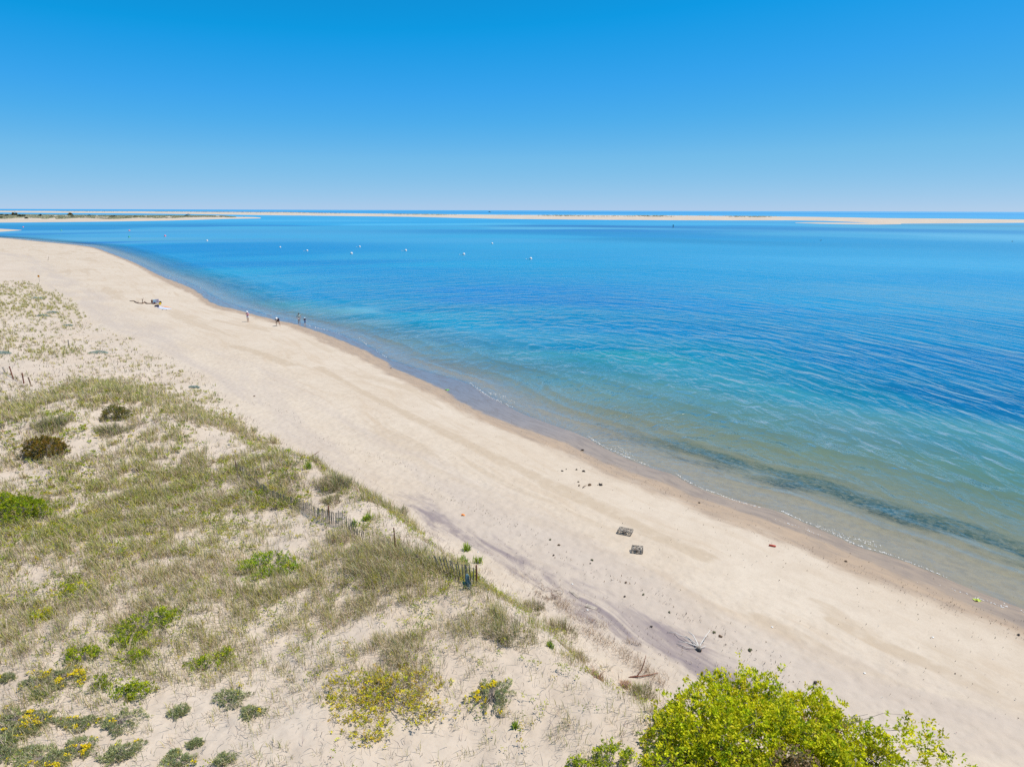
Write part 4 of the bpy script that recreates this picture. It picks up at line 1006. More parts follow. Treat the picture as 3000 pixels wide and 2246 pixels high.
def boat(px, py, L, label, mast, rz):
    p = wpt(px, py); e = empty('boat', p, rz); tag(e, label, 'boat')
    V = []; ns = 9
    for i in range(ns+1):
        u = i/ns; wdt = L*.16*(1-max(0, (u-.5)/.5)**2)*(.85+.15*min(1, u*5))+.02; sh = L*.10*(1+.5*u*u)
        V += [(L*(u-.5), -wdt, sh), (L*(u-.5), -wdt*.7, -.1), (L*(u-.5), wdt*.7, -.1), (L*(u-.5), wdt, sh)]
    F = [(i*4+k, i*4+4+k, i*4+5+k, i*4+1+k) for i in range(ns) for k in range(3)]+[(i*4+3, i*4+7, i*4+4, i*4) for i in range(ns)]+[(0, 1, 2, 3)]
    MB().add(V, F).build('hull', DARKM, e)
    MB().box((-L*.05, 0, L*.17), (L*.26, L*.18, L*.16)).box((-L*.05, 0, L*.262), (L*.3, L*.21, L*.02)).build('cabin', WHITE if mast else DARKM, e)
    if mast: MB().tube([(-.02*L, 0, L*.27), (-.02*L, 0, L*.85)], L*.012, 6).build('mast', DARKM, e)
boat(552, 629.6, 12, 'small dark boat with a mast in the channel behind the grassy spit', True, .3)
boat(1434, 618.2, 26, 'tiny dark boat out at sea on the horizon', False, .2)
FEA = simple("dark_feathers", (.05, .045, .04), .8, .2, 20)
for px, py, l in [(2404, 705, 'dark bird floating on pale water at the right, nearer the middle'), (2965, 714, 'dark bird floating on the water near the right edge')]:
    p = wpt(px, py); e = empty('water_bird', p, .3); tag(e, l, 'bird', 'birds resting on the water')
    MB().grid(lambda u, v: ((u-.5)*1.1, .26*math.sin(math.pi*min(1, u*1.02))**.7*math.cos(v*6.2832), .08+.2*math.sin(math.pi*min(1, u*1.02))**.7*math.sin(v*6.2832)+.1*u*u), 12, 10).tube([(.42, 0, .15), (.55, 0, .38), (.62, 0, .48), (.72, 0, .47), (.9, 0, .44)], [.1, .07, .09, .07, .015], 8).build('body', FEA, e, smooth_=True)

# ------------------------------------------------------------------ people
SKINL = simple("skin", (.50, .29, .19), .55, .06, 12)
SKIND = simple("tanned_skin", (.36, .19, .12), .55, .06, 12)
def cloth(name, col): return simple(name, col, .85, .12, 18)
def skin_mesh(name, J, E, mat, parent, root=0, sub=2):
    import bmesh
    bm = bmesh.new(); lay = bm.verts.layers.skin.verify(); vs_ = []
    for i, (p, r) in enumerate(J):
        v = bm.verts.new(p); v[lay].radius = (r, r) if not hasattr(r, '__len__') else r; v[lay].use_root = (i == root); vs_.append(v)
    for a, b in E: bm.edges.new((vs_[a], vs_[b]))
    me = bpy.data.meshes.new('tmp'); bm.to_mesh(me); bm.free()
    o = bpy.data.objects.new('tmp', me); C.objects.link(o)
    o.modifiers.new('s', 'SKIN').use_smooth_shade = True; m = o.modifiers.new('b', 'SUBSURF'); m.levels = sub; m.render_levels = sub
    dg = bpy.context.evaluated_depsgraph_get(); me2 = bpy.data.meshes.new_from_object(o.evaluated_get(dg))
    bpy.data.objects.remove(o, do_unlink=True); bpy.data.meshes.remove(me)
    me2.name = name; me2.materials.clear(); me2.materials.append(mat)
    r = bpy.data.objects.new(name, me2); C.objects.link(r); r.parent = parent; return r
def person(px, py, height_, rz, label, pose, skin, top, shorts, hair=None, hat=None, extra=None):
    loc = at(px, py); e = empty('person', loc, rz); tag(e, label, 'person'); k = height_/1.72
    g = dict(pel=(0, 0, .93), chest=(0, 0, 1.27), neck=(0, 0, 1.47), head=(0, .015, 1.60), lsh=(.185, 0, 1.40), rsh=(-.185, 0, 1.40), lel=(.25, -.02, 1.12), rel=(-.25, -.02, 1.12), lwr=(.27, .06, .88), rwr=(-.27, .06, .88),
             lhip=(.095, 0, .88), rhip=(-.095, 0, .88), lkn=(.11, .03, .49), rkn=(-.11, .03, .49), lan=(.12, 0, .085), ran=(-.12, 0, .085))
    g.update(pose); P = {n: Vector(v)*k for n, v in g.items()}
    up = (P['head']-P['neck']).normalized(); fw = Vector((0, 1, 0)); fw = (fw-up*fw.dot(up)).normalized()
    J = []; E = []; ix = {}
    def add(n, p, r, par=None):
        ix[n] = len(J); J.append((tuple(p), r*k if not hasattr(r, '__len__') else (r[0]*k, r[1]*k)))
        if par is not None: E.append((ix[par], ix[n]))
    add('pel', P['pel'], .125); add('waist', P['pel'].lerp(P['chest'], .5), .115, 'pel'); add('chest', P['chest'], .135, 'waist')
    add('neck', P['neck'], .058, 'chest'); add('jaw', P['neck'].lerp(P['head'], .55)+fw*.012*k, .074, 'neck'); add('head', P['head'], .092, 'jaw'); add('crown', P['head']+up*.085*k, .07, 'head')
    add('nose', P['head']+fw*.115*k-up*.02*k, .014, 'head')
    for s in 'lr':
        sg = 1 if s == 'l' else -1
        side = Vector((sg, 0, 0)); add(s+'ear', P['head']+side*.093*k-up*.01*k, .017, 'head')
        add(s+'sh', P[s+'sh'], .062, 'chest'); add(s+'ua', P[s+'sh'].lerp(P[s+'el'], .5), .05, s+'sh'); add(s+'el', P[s+'el'], .041, s+'ua'); add(s+'fa', P[s+'el'].lerp(P[s+'wr'], .4), .04, s+'el'); add(s+'wr', P[s+'wr'], .027, s+'fa')
        ad = (P[s+'wr']-P[s+'el']).normalized(); pn = ad.cross(Vector((0, 1, .3))).normalized(); pw = ad.cross(pn).normalized()
        palm = P[s+'wr']+ad*.055*k; add(s+'palm', palm, (.036, .018), s+'wr')
        for q, (off, ln) in enumerate([(-.03, .07), (-.01, .082), (.011, .077), (.03, .06)]):
            b = palm+ad*.04*k+pw*off*k; add(s+'f%d' % q, b, .0095, s+'palm'); m1 = b+ad*ln*.5*k+pn*.008*k; add(s+'g%d' % q, m1, .0088, s+'f%d' % q); add(s+'h%d' % q, m1+ad*ln*.45*k+pn*.024*k, .0075, s+'g%d' % q)
        tb = P[s+'wr']+ad*.03*k-pw*.034*k; add(s+'t0', tb, .012, s+'palm'); add(s+'t1', tb+(ad*.6-pw*.6)*.045*k, .0105, s+'t0'); add(s+'t2', tb+(ad*.85-pw*.55)*.075*k, .0085, s+'t1')
        add(s+'hip', P[s+'hip'], .095, 'pel'); add(s+'th', P[s+'hip'].lerp(P[s+'kn'], .5), .08, s+'hip'); add(s+'kn', P[s+'kn'], .056, s+'th'); add(s+'cf', P[s+'kn'].lerp(P[s+'an'], .35)-Vector((0, .015, 0))*k, .054, s+'kn'); add(s+'an', P[s+'an'], .037, s+'cf')
        add(s+'hl', P[s+'an']+Vector((0, -.045, -.05))*k, .033, s+'an'); add(s+'bl', P[s+'an']+Vector((sg*.015, .11, -.058))*k, .034, s+'an'); add(s+'to', P[s+'an']+Vector((sg*.02, .175, -.065))*k, .022, s+'bl')
    skin_mesh('body', J, E, skin, e)
    # clothes follow the same joints, a little fuller than the body
    tj = [(P['pel']+Vector((0, 0, .05))*k, .148*k), (P['pel'].lerp(P['chest'], .5), .142*k), (P['chest'], .158*k), (P['neck'].lerp(P['chest'], .3), .085*k)]
    te = [(0, 1), (1, 2), (2, 3)]
    for s in 'lr':
        n = len(tj); tj += [(P[s+'sh'], .08*k), (P[s+'sh'].lerp(P[s+'el'], top.get('sleeve', .75)), .072*k)]; te += [(2, n), (n, n+1)]
    skin_mesh('shirt', [(tuple(p), r) for p, r in tj], te, top['m'], e)
    if top.get('m2'):
        a, b = P['pel']+Vector((0, 0, .02))*k, P['pel'].lerp(P['chest'], .6)
        skin_mesh('shirt_band', [(tuple(a), .155*k), (tuple(a.lerp(b, .5)), .158*k), (tuple(b), .156*k)], [(0, 1), (1, 2)], top['m2'], e)
    sj = [(P['pel']+Vector((0, 0, .04))*k, .142*k)]; se = []
    for s in 'lr':
        n = len(sj); sj += [(P[s+'hip'], .118*k), (P[s+'hip'].lerp(P[s+'kn'], shorts.get('len', .6)), .1*k)]; se += [(0, n), (n, n+1)]
    skin_mesh('shorts', [(tuple(p), r) for p, r in sj], se, shorts['m'], e)
    for sg in (1, -1): MB().ball(P['head']+fw*.085*k+Vector((sg*.034, 0, 0))*k+up*.012*k, .012*k, 6, 5).build('eye', DARKM, e)
    if hair: MB().ball(P['head']+up*.035*k-fw*.018*k, (.108*k, .112*k, .105*k), 12, 9, .04, 3).build('hair', hair, e, smooth_=True)
    if hat:
        rot = up.to_track_quat('Z', 'Y').to_matrix(); c0 = P['head']+up*.05*k
        mb = MB(); nn = 20
        prof = [(.165, -.01), (.16, .0), (.108, .012), (.104, .06), (.085, .1), (.045, .118), (.002, .122)]
        Vv = []; Ff = []
        for r_, z_ in prof:
            for q in range(nn):
                a = 6.28318*q/nn; Vv.append(c0+rot @ (Vector((math.cos(a)*r_, math.sin(a)*r_, z_))*k))
        for i in range(len(prof)-1): Ff += [(i*nn+q, i*nn+(q+1) % nn, (i+1)*nn+(q+1) % nn, (i+1)*nn+q) for q in range(nn)]
        mb.add(Vv, Ff).build('sun_hat', hat, e, smooth_=True)
    return e
HATW = cloth("white_hat", (.85, .84, .82)); NAVY = cloth("navy_cloth", (.02, .03, .09)); BLACKC = cloth("black_cloth", (.015, .015, .02)); WHITEC = cloth("white_cloth", (.8, .79, .8)); PINKC = cloth("pink_cloth", (.72, .38, .46)); MAG = cloth("magenta_cloth", (.5, .06, .18)); BLUEC = cloth("blue_cloth", (.05, .17, .42)); TEALP = cloth("patterned_cloth", (.42, .5, .45)); HAIRD = simple("dark_hair", (.03, .02, .015), .6, .3, 30); LTBLUE = cloth("pale_blue_cloth", (.45, .65, .85))
FACE = math.pi
p1 = person(727, 943, 1.66, FACE-.25, 'person in a white sun hat, pink top with a magenta hem and white shorts', dict(lel=(.27, .03, 1.15), rel=(-.27, .03, 1.15), lwr=(.1, .24, 1.33), rwr=(-.09, .24, 1.32), head=(0, .045, 1.59)), SKINL, dict(m=PINKC, m2=MAG, sleeve=.8), dict(m=WHITEC, len=.62), None, HATW)
p2 = person(815, 955, 1.72, FACE, 'person in a white hat, navy shirt and black shorts bending forward', dict(pel=(0, -.1, .86), chest=(0, .16, 1.10), neck=(0, .33, 1.17), head=(0, .45, 1.21), lsh=(.21, .25, 1.15), rsh=(-.21, .25, 1.15), lel=(.3, .22, .88), rel=(-.3, .22, .88), lwr=(.27, .3, .63), rwr=(-.28, .28, .62), lhip=(.11, -.09, .82), rhip=(-.11, -.09, .82), lkn=(.22, .0, .46), rkn=(-.22, .0, .46), lan=(.3, -.06, .085), ran=(-.28, -.06, .085)), SKINL, dict(m=NAVY, sleeve=.95), dict(m=BLACKC, len=.7), None, HATW)
p3 = person(877, 949, 1.68, FACE+.2, 'dark haired person in a patterned top and white shorts standing beside a child', dict(lel=(.34, -.06, 1.17), rel=(-.34, -.06, 1.17), lwr=(.2, .12, 1.03), rwr=(-.2, .12, 1.03)), SKIND, dict(m=TEALP, sleeve=.35), dict(m=WHITEC, len=.4), HAIRD, None)
p4 = person(894, 951, 1.12, FACE+.5, 'child in a white sun hat, navy top and blue shorts at the water', dict(lwr=(.2, .2, 1.0), rwr=(-.25, .1, .9), head=(0, .03, 1.58)), SKINL, dict(m=NAVY, sleeve=.8), dict(m=BLUEC, len=.75), None, HATW)

# ------------------------------------------------------------------ things on the sand by the driftwood branch
WOODG = simple("weathered_wood", (.36, .31, .26), .9, .25, 9, bump=.3)
WOODB = simple("brown_wood", (.20, .125, .085), .9, .3, 9, bump=.3)
WOODP = simple("bleached_wood", (.62, .59, .55), .85, .15, 9, bump=.3)
RUST = simple("rusty_metal", (.19, .065, .035), .85, .35, 12, bump=.3)
def on(px, py): return at(px, py)
b0 = on(392, 884); e = empty('driftwood_branch', b0); tag(e, 'long bent driftwood branch on the sand, leading to the beach towels', 'driftwood')
def rel(px, py, dz=0.0): p = on(px, py)-b0; p.z += dz; return p
MB().tube([rel(380, 883, .05), rel(393, 884, .1), rel(400, 888, .08), rel(407, 890, .05), rel(418, 890.5, .06), rel(424, 887, .12), rel(431, 891, .1), rel(440, 891, .08), rel(452, 890, .07)], [.05, .07, .09, .1, .1, .11, .1, .09, .06], 7).build('trunk', WOODB, e, smooth_=True)
MB().tube([rel(417, 891, .05), rel(418.5, 891, .55), rel(420, 891, .8), rel(422.5, 891, 1.15)], [.07, .05, .04, .02], 6).tube([rel(418.6, 891, .6), rel(417, 891, .95)], [.04, .015], 5).tube([rel(404, 889, .08), rel(406, 889.5, .4)], [.05, .015], 5).build('limb', WOODB, e, smooth_=True)
def towel_mat(name, a, b):
    t = NT(name); tc = t.n('ShaderNodeTexCoord').outputs['Object']; x_ = t.sep(tc)[0]
    f = t.ss(t.math('SINE', t.math('MULTIPLY', x_, 22.0)), -.1, .1); c = t.mix(f, a, b)
    return t.surf(t.n('ShaderNodeBsdfPrincipled', {'Base Color': c, 'Roughness': .9}).outputs[0])
def towel(px, py, rz, lx, ly, mat, label):
    p = on(px, py); e = empty('beach_towel', p, rz); tag(e, label, 'towel')
    def fn(u, v):
        x, y = (u-.5)*lx, (v-.5)*ly; wx = p.x+x*math.cos(rz)-y*math.sin(rz); wy = p.y+x*math.sin(rz)+y*math.cos(rz)
        return (x, y, gz(wx, wy)-p.z+.03+.035*math.sin(u*9+v*3)*math.cos(v*7+1)**2)
    o = MB().grid(fn, 20, 10).build('cloth', mat, e, smooth_=True); o.modifiers.new('t', 'SOLIDIFY').thickness = .015
    return e
towel(482, 904, -.55, 2.2, 1.2, towel_mat("striped_towel", (.62, .68, .85), (.34, .42, .62)), 'large pale blue striped beach towel spread on the sand')
towel(487, 899.5, -.6, 1.5, .8, cloth("orange_towel", (.72, .36, .2)), 'orange towel lying along the far edge of a blue striped one')
towel(466, 900, -.4, 1.3, .9, towel_mat("lilac_towel", (.66, .63, .74), (.5, .47, .62)), 'lilac striped towel between the folding chairs and the dark bags')
def chair(px, py, rz, mat, label):
    p = on(px, py); e = empty('beach_chair', p, rz); tag(e, label, 'beach chair', 'low folding chairs by the driftwood')
    o = MB().grid(lambda u, v: ((u-.5)*.5, -.25+v*.5, .22-.05*math.sin(v*3.1)), 4, 6).build('seat', mat, e); o.modifiers.new('t', 'SOLIDIFY').thickness = .012
    o = MB().grid(lambda u, v: ((u-.5)*.5, -.25-.25*v, .22+v*.62), 4, 6).build('backrest', mat, e); o.modifiers.new('t', 'SOLIDIFY').thickness = .012
    fm = MB()
    for s in (-1, 1):
        x = .27*s; fm.tube([(x, .28, .22), (x, -.25, .22), (x, -.52, .86)], .014, 6)
    fm.tube([(-.27, -.52, .86), (.27, -.52, .86)], .014, 6)
    fm.build('frame', simple("chair_metal", (.6, .6, .62), .35, .05, 5, .8), e)
    for s in (-1, 1): MB().tube([(.27*s, .22, 0), (.27*s, -.1, .22)], .013, 6).build('leg', DARKM, e); MB().tube([(.27*s, -.35, 0), (.27*s, -.05, .22)], .013, 6).build('leg', DARKM, e)
chair(453, 891, .6, LTBLUE, 'pale blue low folding chair at the end of the driftwood branch')
chair(462, 890, .4, cloth("lilac_cloth", (.55, .5, .68)), 'lilac low folding chair right of the pale blue one')
def bag(px, py, mat, size, label, rz, strap=True):
    p = on(px, py); e = empty('beach_bag', p, rz); tag(e, label, 'bag'); a, b, c = size
    MB().grid(lambda u, v: (math.cos(u*6.2832)*a*.5*(.8+.35*math.sin(v*2.6)), math.sin(u*6.2832)*b*.5*(.8+.35*math.sin(v*2.6)), c*v), 16, 7).add([(0, 0, c*1.02)], []).build('bag_body', mat, e, smooth_=True)
    MB().ball((0, 0, c*.97), (a*.40, b*.40, c*.12), 12, 6).build('flap', mat, e, smooth_=True)
    if strap: MB().tube([(-a*.25, 0, c*.95), (-a*.15, 0, c*1.3), (a*.15, 0, c*1.3), (a*.25, 0, c*.95)], .018, 6).build('handle', DARKM, e, smooth_=True)
bag(458, 899.5, BLACKC, (.5, .32, .28), 'black bag on the near side of the towels', .3)
bag(463.5, 900.5, NAVY, (.3, .26, .4), 'navy bag next to the black bag', .1)
bag(470, 889.5, BLACKC, (.45, .3, .36), 'dark bag with something sticking up, behind the yellow bag', -.3)
bag(469, 893, cloth("yellow_cloth", (.85, .55, .02)), (.36, .32, .32), 'yellow round bag in the middle of the towels', .2)
bag(446, 888, cloth("brown_cloth", (.16, .07, .05)), (.32, .25, .5), 'upright brown bag by the tip of the branch', 0)
bag(452.5, 891.5, cloth("maroon_cloth", (.2, .06, .06)), (.3, .2, .3), 'small maroon bag in front of the folding chairs', .4)
def sandals(px, py, rz, label):
    p = on(px, py); e = empty('sandal', p, rz); tag(e, label, 'sandal', 'sandals beside the towel')
    MB().ball((0, 0, .02), (.16, .06, .02), 12, 5).build('sole', WOODB, e, smooth_=True)
    MB().tube([(.08, 0, .03), (.0, .05, .06), (-.04, .06, .03)], .012, 5).tube([(.08, 0, .03), (.0, -.05, .06), (-.04, -.06, .03)], .012, 5).build('strap', DARKM, e)
sandals(476, 908.3, .2, 'brown sandal left of its pair below the striped towel'); sandals(488, 909, -.1, 'brown sandal right of its pair below the striped towel')

# ------------------------------------------------------------------ fences, posts and stakes
SLATM = simple("grey_slats", (.235, .205, .165), .9, .3, 14, bump=.3)
SLATM2 = simple("bleached_slats", (.44, .41, .39), .9, .2, 14, bump=.3)
WIRE = simple("rusty_wire", (.12, .08, .06), .7, .3, 12, .5)
def fence_run(name, label, pts, hts, tilt, mat, posts, seed, gap=.10):
    """pts: foot of the fence in the photo; hts: height at each; tilt: (along, across) lean at each"""
    rnd = random.Random(seed); G = [at(*p) for p in pts]; o0 = G[0].copy(); e = empty(name, o0); tag(e, label, 'fence')
    L = [0]
    for a, b in zip(G[:-1], G[1:]): L.append(L[-1]+(b-a).length)
    def smp(s):
        for i in range(len(G)-1):
            if s <= L[i+1] or i == len(G)-2:
                t = (s-L[i])/max(1e-6, L[i+1]-L[i]); p = G[i].lerp(G[i+1], t); h = hts[i]*(1-t)+hts[i+1]*t
                ta = tilt[i][0]*(1-t)+tilt[i+1][0]*t; tc = tilt[i][1]*(1-t)+tilt[i+1][1]*t
                return p, (G[i+1]-G[i]).normalized(), h, ta, tc
    mb = MB(); s = 0.0; wires = [[], [], []]
    while s < L[-1]:
        p, d, h, ta, tc = smp(s); p = p.copy(); p.z = gz(p.x, p.y)
        d = Vector((d.x, d.y, 0)).normalized(); nrm = Vector((-d.y, d.x, 0))
        ax = (Vector((0, 0, 1))+d*(ta+rnd.uniform(-.05, .05))+nrm*(tc+rnd.uniform(-.07, .07))).normalized()
        hh = h*rnd.uniform(.88, 1.08)
        if rnd.random() > .04:
            side = d-ax*d.dot(ax); side.normalize(); fr = ax.cross(side)
            base = p-o0-ax*.08; V = []
            for zz in (0, hh+.08):
                for a, b in ((-1, -1), (1, -1), (1, 1), (-1, 1)): V.append(base+ax*zz+side*a*.019+fr*b*.005)
            mb.add(V, [(0, 1, 5, 4), (1, 2, 6, 5), (2, 3, 7, 6), (3, 0, 4, 7), (4, 5, 6, 7), (3, 2, 1, 0)])
        for k, q in enumerate((.2, .55, .88)): wires[k].append(p-o0+ax*h*q+nrm*.008)
        s += gap*rnd.uniform(.85, 1.2)
    mb.build('slat_panel', mat, e)
    for wv in wires: MB().tube(wv, .005, 4).build('wire', WIRE, e)
    for (px, py, h, r, mt) in posts:
        p = at(px, py)-o0; MB().tube([p+Vector((0, 0, -.1)), p+Vector((0.01, 0, h*.5)), p+Vector((.0, 0, h))], r, 7).build('post', mt, e)
    return e
fence_run('slat_fence', 'long leaning fence of grey wooden slats running through the dune grass', [(690,1380),(727,1405),(759,1440),(795,1467),(826,1477),(868,1486),(907,1510),(944,1530),(998,1543),(1028,1563),(1048,1586),(1066,1588)], [.55,.5,.5,.6,.6,.45,.6,.68,.72,.66,.55,.5], [(0,.05)]*9+[(.05,.1),(.1,.15),(.15,.2)], SLATM, [(692,1380,.62,.028,RUST),(965,1531,.85,.03,RUST)], 3)
fence_run('slat_fence', 'collapsed end of a slat fence leaning over next to a rusty post', [(1132,1607),(1170,1624),(1205,1642),(1250,1664),(1290,1680),(1330,1694),(1362,1706),(1395,1716)], [.75,.75,.75,.75,.75,.78,.8,.8], [(-4.5,1.5),(-4.0,1.6),(-2.6,1.2),(-1.5,.6),(-.75,.25),(-.3,.1),(-.12,0),(0,0)], SLATM, [(1396,1718,.92,.03,RUST)], 4, .11)
fence_run('slat_fence', 'flattened stretch of slat fence half buried in sand on the far left', [(-40,1075),(0,1092),(17,1098),(40,1112),(50,1120)], [.3,.25,.2,.2,.15], [(-2,1),(-2,1),(-2.5,1),(-3,1),(-3,1)], SLATM2, [], 5, .12)
def stake(px, py, h, r, mat, label, name='fence_post', lean=(0, 0), capm=None):
    p = at(px, py); e = empty(name, p); tag(e, label, 'post')
    tip = Vector((lean[0], lean[1], h)); MB().tube([(0, 0, -.15), tip*.5, tip], [r, r*.97, r*.93], 8).build('shaft', mat, e)
    MB().tube([tip, tip*(1+.05/h)], [r*1.15, r*1.05], 8).build('cap', capm or mat, e)
    return e
stake(1160, 1620, 1.08, .024, RUST, 'thin rusty steel post standing alone in the sand between the fence ends', 'steel_post', (-.05, .02))
stake(40, 1112, 1.1, .05, RUST, 'tallest reddish fence post standing in the flattened fence', lean=(-.2, .05)); stake(17, 1095, .55, .07, WOODG, 'short stout tilted fence post, leftmost of the old posts', lean=(-.18, .05))
stake(70, 1123, .85, .05, RUST, 'upright reddish fence post, third of the old posts on the left'); stake(92, 1131, .7, .055, WOODB, 'dark brown tilted fence post, rightmost of the old posts on the left', lean=(-.15, .03))
stake(202, 1019, .9, .06, WOODG, 'small grey post in the sparse grass further up the beach', lean=(.05, 0)); stake(140, 768, 1.2, .04, WOODB, 'thin leaning stick on the far bare sand', 'stick', (.5, 0))
p = at(116, 830); e = empty('warning_stake', p); tag(e, 'grey stake with a small orange sign at the edge of the far grass', 'sign')
MB().tube([(0, 0, -.1), (0, 0, 1.3)], .03, 6).build('stake', WOODG, e); MB().box((0, -.04, 1.3), (.42, .02, .42)).build('sign_board', cloth("orange_board", (.9, .35, .01)), e)
# a torn teal sheet hung on the end of the fence
p = at(1371, 1727); e = empty('plastic_sheet', p); tag(e, 'narrow torn teal plastic sheet hanging on the end of the fence', 'plastic sheet')
o = MB().grid(lambda u, v: ((u-.5)*(.26-.12*v)+.03*math.sin(v*6), .04*math.sin(u*8+v*3), .02+.62*v+.05*math.sin(u*5)*v), 6, 9).build('sheet', simple("teal_plastic", (.10, .19, .23), .5, .25, 6), e, smooth_=True); o.modifiers.new('t', 'SOLIDIFY').thickness = .006
MB().grid(lambda u, v: (-.12+(u-.5)*.16, .03+.03*math.sin(v*7), .02+.3*v), 4, 5).build('lower_fold', simple("dark_teal_plastic", (.02, .10, .09), .4, .2, 6), e, smooth_=True)

# ------------------------------------------------------------------ driftwood, traps and sea wrack on the beach
p = at(2047, 1903); e = empty('driftwood_root', p); tag(e, 'bleached driftwood root with long spreading prongs on the grey sand', 'driftwood')
MB().ball((0, 0, .08), (.09, .08, .09), 10, 8, .12, 2).build('stump', WOODG, e, smooth_=True)
def rp(px, py, dz): q = at(px, py)-p; q.z += dz; return q
for pts, r in [([(2040,1899,.12),(2010,1893,.18),(1985,1885,.1)], .022), ([(2042,1893,.15),(2030,1875,.22),(2016,1862,.2)], .024), ([(2040,1895,.13),(2015,1880,.2),(1990,1868,.12),(1978,1856,.06),(1955,1852,.03)], .018), ([(2053,1893,.14),(2066,1882,.3),(2078,1873,.42)], .022), ([(2055,1900,.06),(2068,1897,.1)], .016), ([(2034,1902,.06),(2010,1900,.08),(1988,1890,.05)], .013), ([(2040,1894,.1),(2024,1884,.1),(2005,1870,.07)], .014)]:
    MB().tube([(0, 0, .1)]+[rp(*q) for q in pts], [r*1.2]+[r*(1-.7*i/len(pts)) for i in range(len(pts))], 6).build('prong', WOODP, e, smooth_=True)
MB().ball((.0, -.07, .05), (.09, .08, .07), 8, 6, .2, 4).build('rotten_core', DARKM, e, smooth_=True)
ENC = simple("crusted_wire", (.24, .215, .185), .95, .45, 16, bump=.6)
def trap(px, py, rz, lx, ly, lz, label, seed, squash=0.0, ry=0.0):
    rnd = random.Random(seed); p = at(px, py); e = empty('lobster_trap', p, rz); e.rotation_euler = (ry, 0, rz); tag(e, label, 'lobster trap', 'old lobster traps on the beach')
    def wp(x, y, z): return Vector((x+squash*z*.8, y, z*(1-squash*.4*(x/lx+.5))+.02))
    X0, Y0 = lx/2, ly/2
    fr = MB()
    for y in (-Y0, Y0):
        for z in (0, lz): fr.tube([wp(-X0, y, z), wp(0, y, z), wp(X0, y, z)], .016, 5)
    for x in (-X0, 0, X0):
        for y in (-Y0, Y0): fr.tube([wp(x, y, 0), wp(x, y, lz)], .016, 5)
        for z in (0, lz): fr.tube([wp(x, -Y0, z), wp(x, Y0, z)], .016, 5)
    fr.build('frame', ENC, e)
    ms = MB(); st = .085
    for i in range(1, int(lx/st)):
        x = -X0+i*st; ms.tube([wp(x, -Y0, 0), wp(x, -Y0, lz), wp(x, Y0, lz), wp(x, Y0, 0)], .006, 4, False)
    for i in range(1, int(lz/st)+1):
        z = i*st
        for y in (-Y0, Y0): ms.tube([wp(-X0, y, z), wp(X0, y, z)], .006, 4, False)
        for x in (-X0, X0): ms.tube([wp(x, -Y0, z), wp(x, Y0, z)], .006, 4, False)
    for i in range(1, int(ly/st)):
        y = -Y0+i*st; ms.tube([wp(-X0, y, 0), wp(-X0, y, lz), wp(X0, y, lz), wp(X0, y, 0)], .006, 4, False)
    ms.build('wire_mesh', ENC, e)
    cr = MB()
    for _ in range(60):
        x = rnd.uniform(-X0, X0); y = rnd.choice([-Y0, Y0, rnd.uniform(-Y0, Y0)]); z = rnd.uniform(0, lz) if abs(y) == Y0 else lz
        cr.ball(wp(x, y, z), (rnd.uniform(.02, .05), rnd.uniform(.015, .04), rnd.uniform(.012, .03)), 6, 4, .3, rnd.randint(0, 999))
    cr.build('crust', simple("barnacle_crust", (.40, .36, .31), .95, .5, 22, bump=.8), e)
    MB().tube([wp(-X0*.2, 0, .05), wp(X0*.1, .02, lz*.5), wp(X0*.45, 0, lz*.7)], [.12, .07, .05], 8, False).build('netting_funnel', WOODB, e)
trap(1830, 1562, -.42, .72, .40, .22, 'crusted lobster trap lying flat on the sand, the farther one', 7, .25)
trap(1866, 1616, -.15, .52, .34, .24, 'grey lobster trap half sunk and tilted in the sand, the nearer one', 8, .1, .18)
KELP = simple("dark_seaweed", (.035, .022, .016), .6, .4, 14); KELPB = simple("brown_seaweed", (.13, .075, .035), .7, .35, 14); KELPG = simple("olive_seaweed", (.07, .075, .02), .7, .35, 14)
def weed(px, py, size, mat, label, seed, kind=0):
    rng = random.Random(seed); p = at(px, py); e = empty('seaweed_clump' if kind != 2 else 'driftwood_stick', p, rng.uniform(0, 3)); tag(e, label, 'seaweed' if kind != 2 else 'driftwood')
    mb = MB(); s = size*.6
    if kind == 2: mb.tube([(-s*.5, 0, .05), (0, .03*s, .09), (s*.5, -.02, .12)], [.05*s+.01, .06*s+.012, .02], 6)
    else:
        for _ in range(9):
            a = rng.uniform(0, 6.28); l = s*rng.uniform(.3, .6); b = a+rng.uniform(-.8, .8)
            mb.tube([(0, 0, .03), (math.cos(a)*l*.5, math.sin(a)*l*.4, .03+s*rng.uniform(.02, .18)), (math.cos(b)*l, math.sin(b)*l*.8, .015)], [s*.10, s*.09, s*.02], 5)
        mb.ball((0, 0, .02+s*.08), (s*.24, s*.2, s*.14), 9, 6, .25, seed)
        if kind == 1:
            for _ in range(4):
                a = rng.uniform(0, 6.28); mb.tube([(0, 0, .05), (math.cos(a)*s*.5, math.sin(a)*s*.4, s*.3)], [.02, .008], 4)
    mb.build('fronds' if kind != 2 else 'wood', mat, e, smooth_=True)
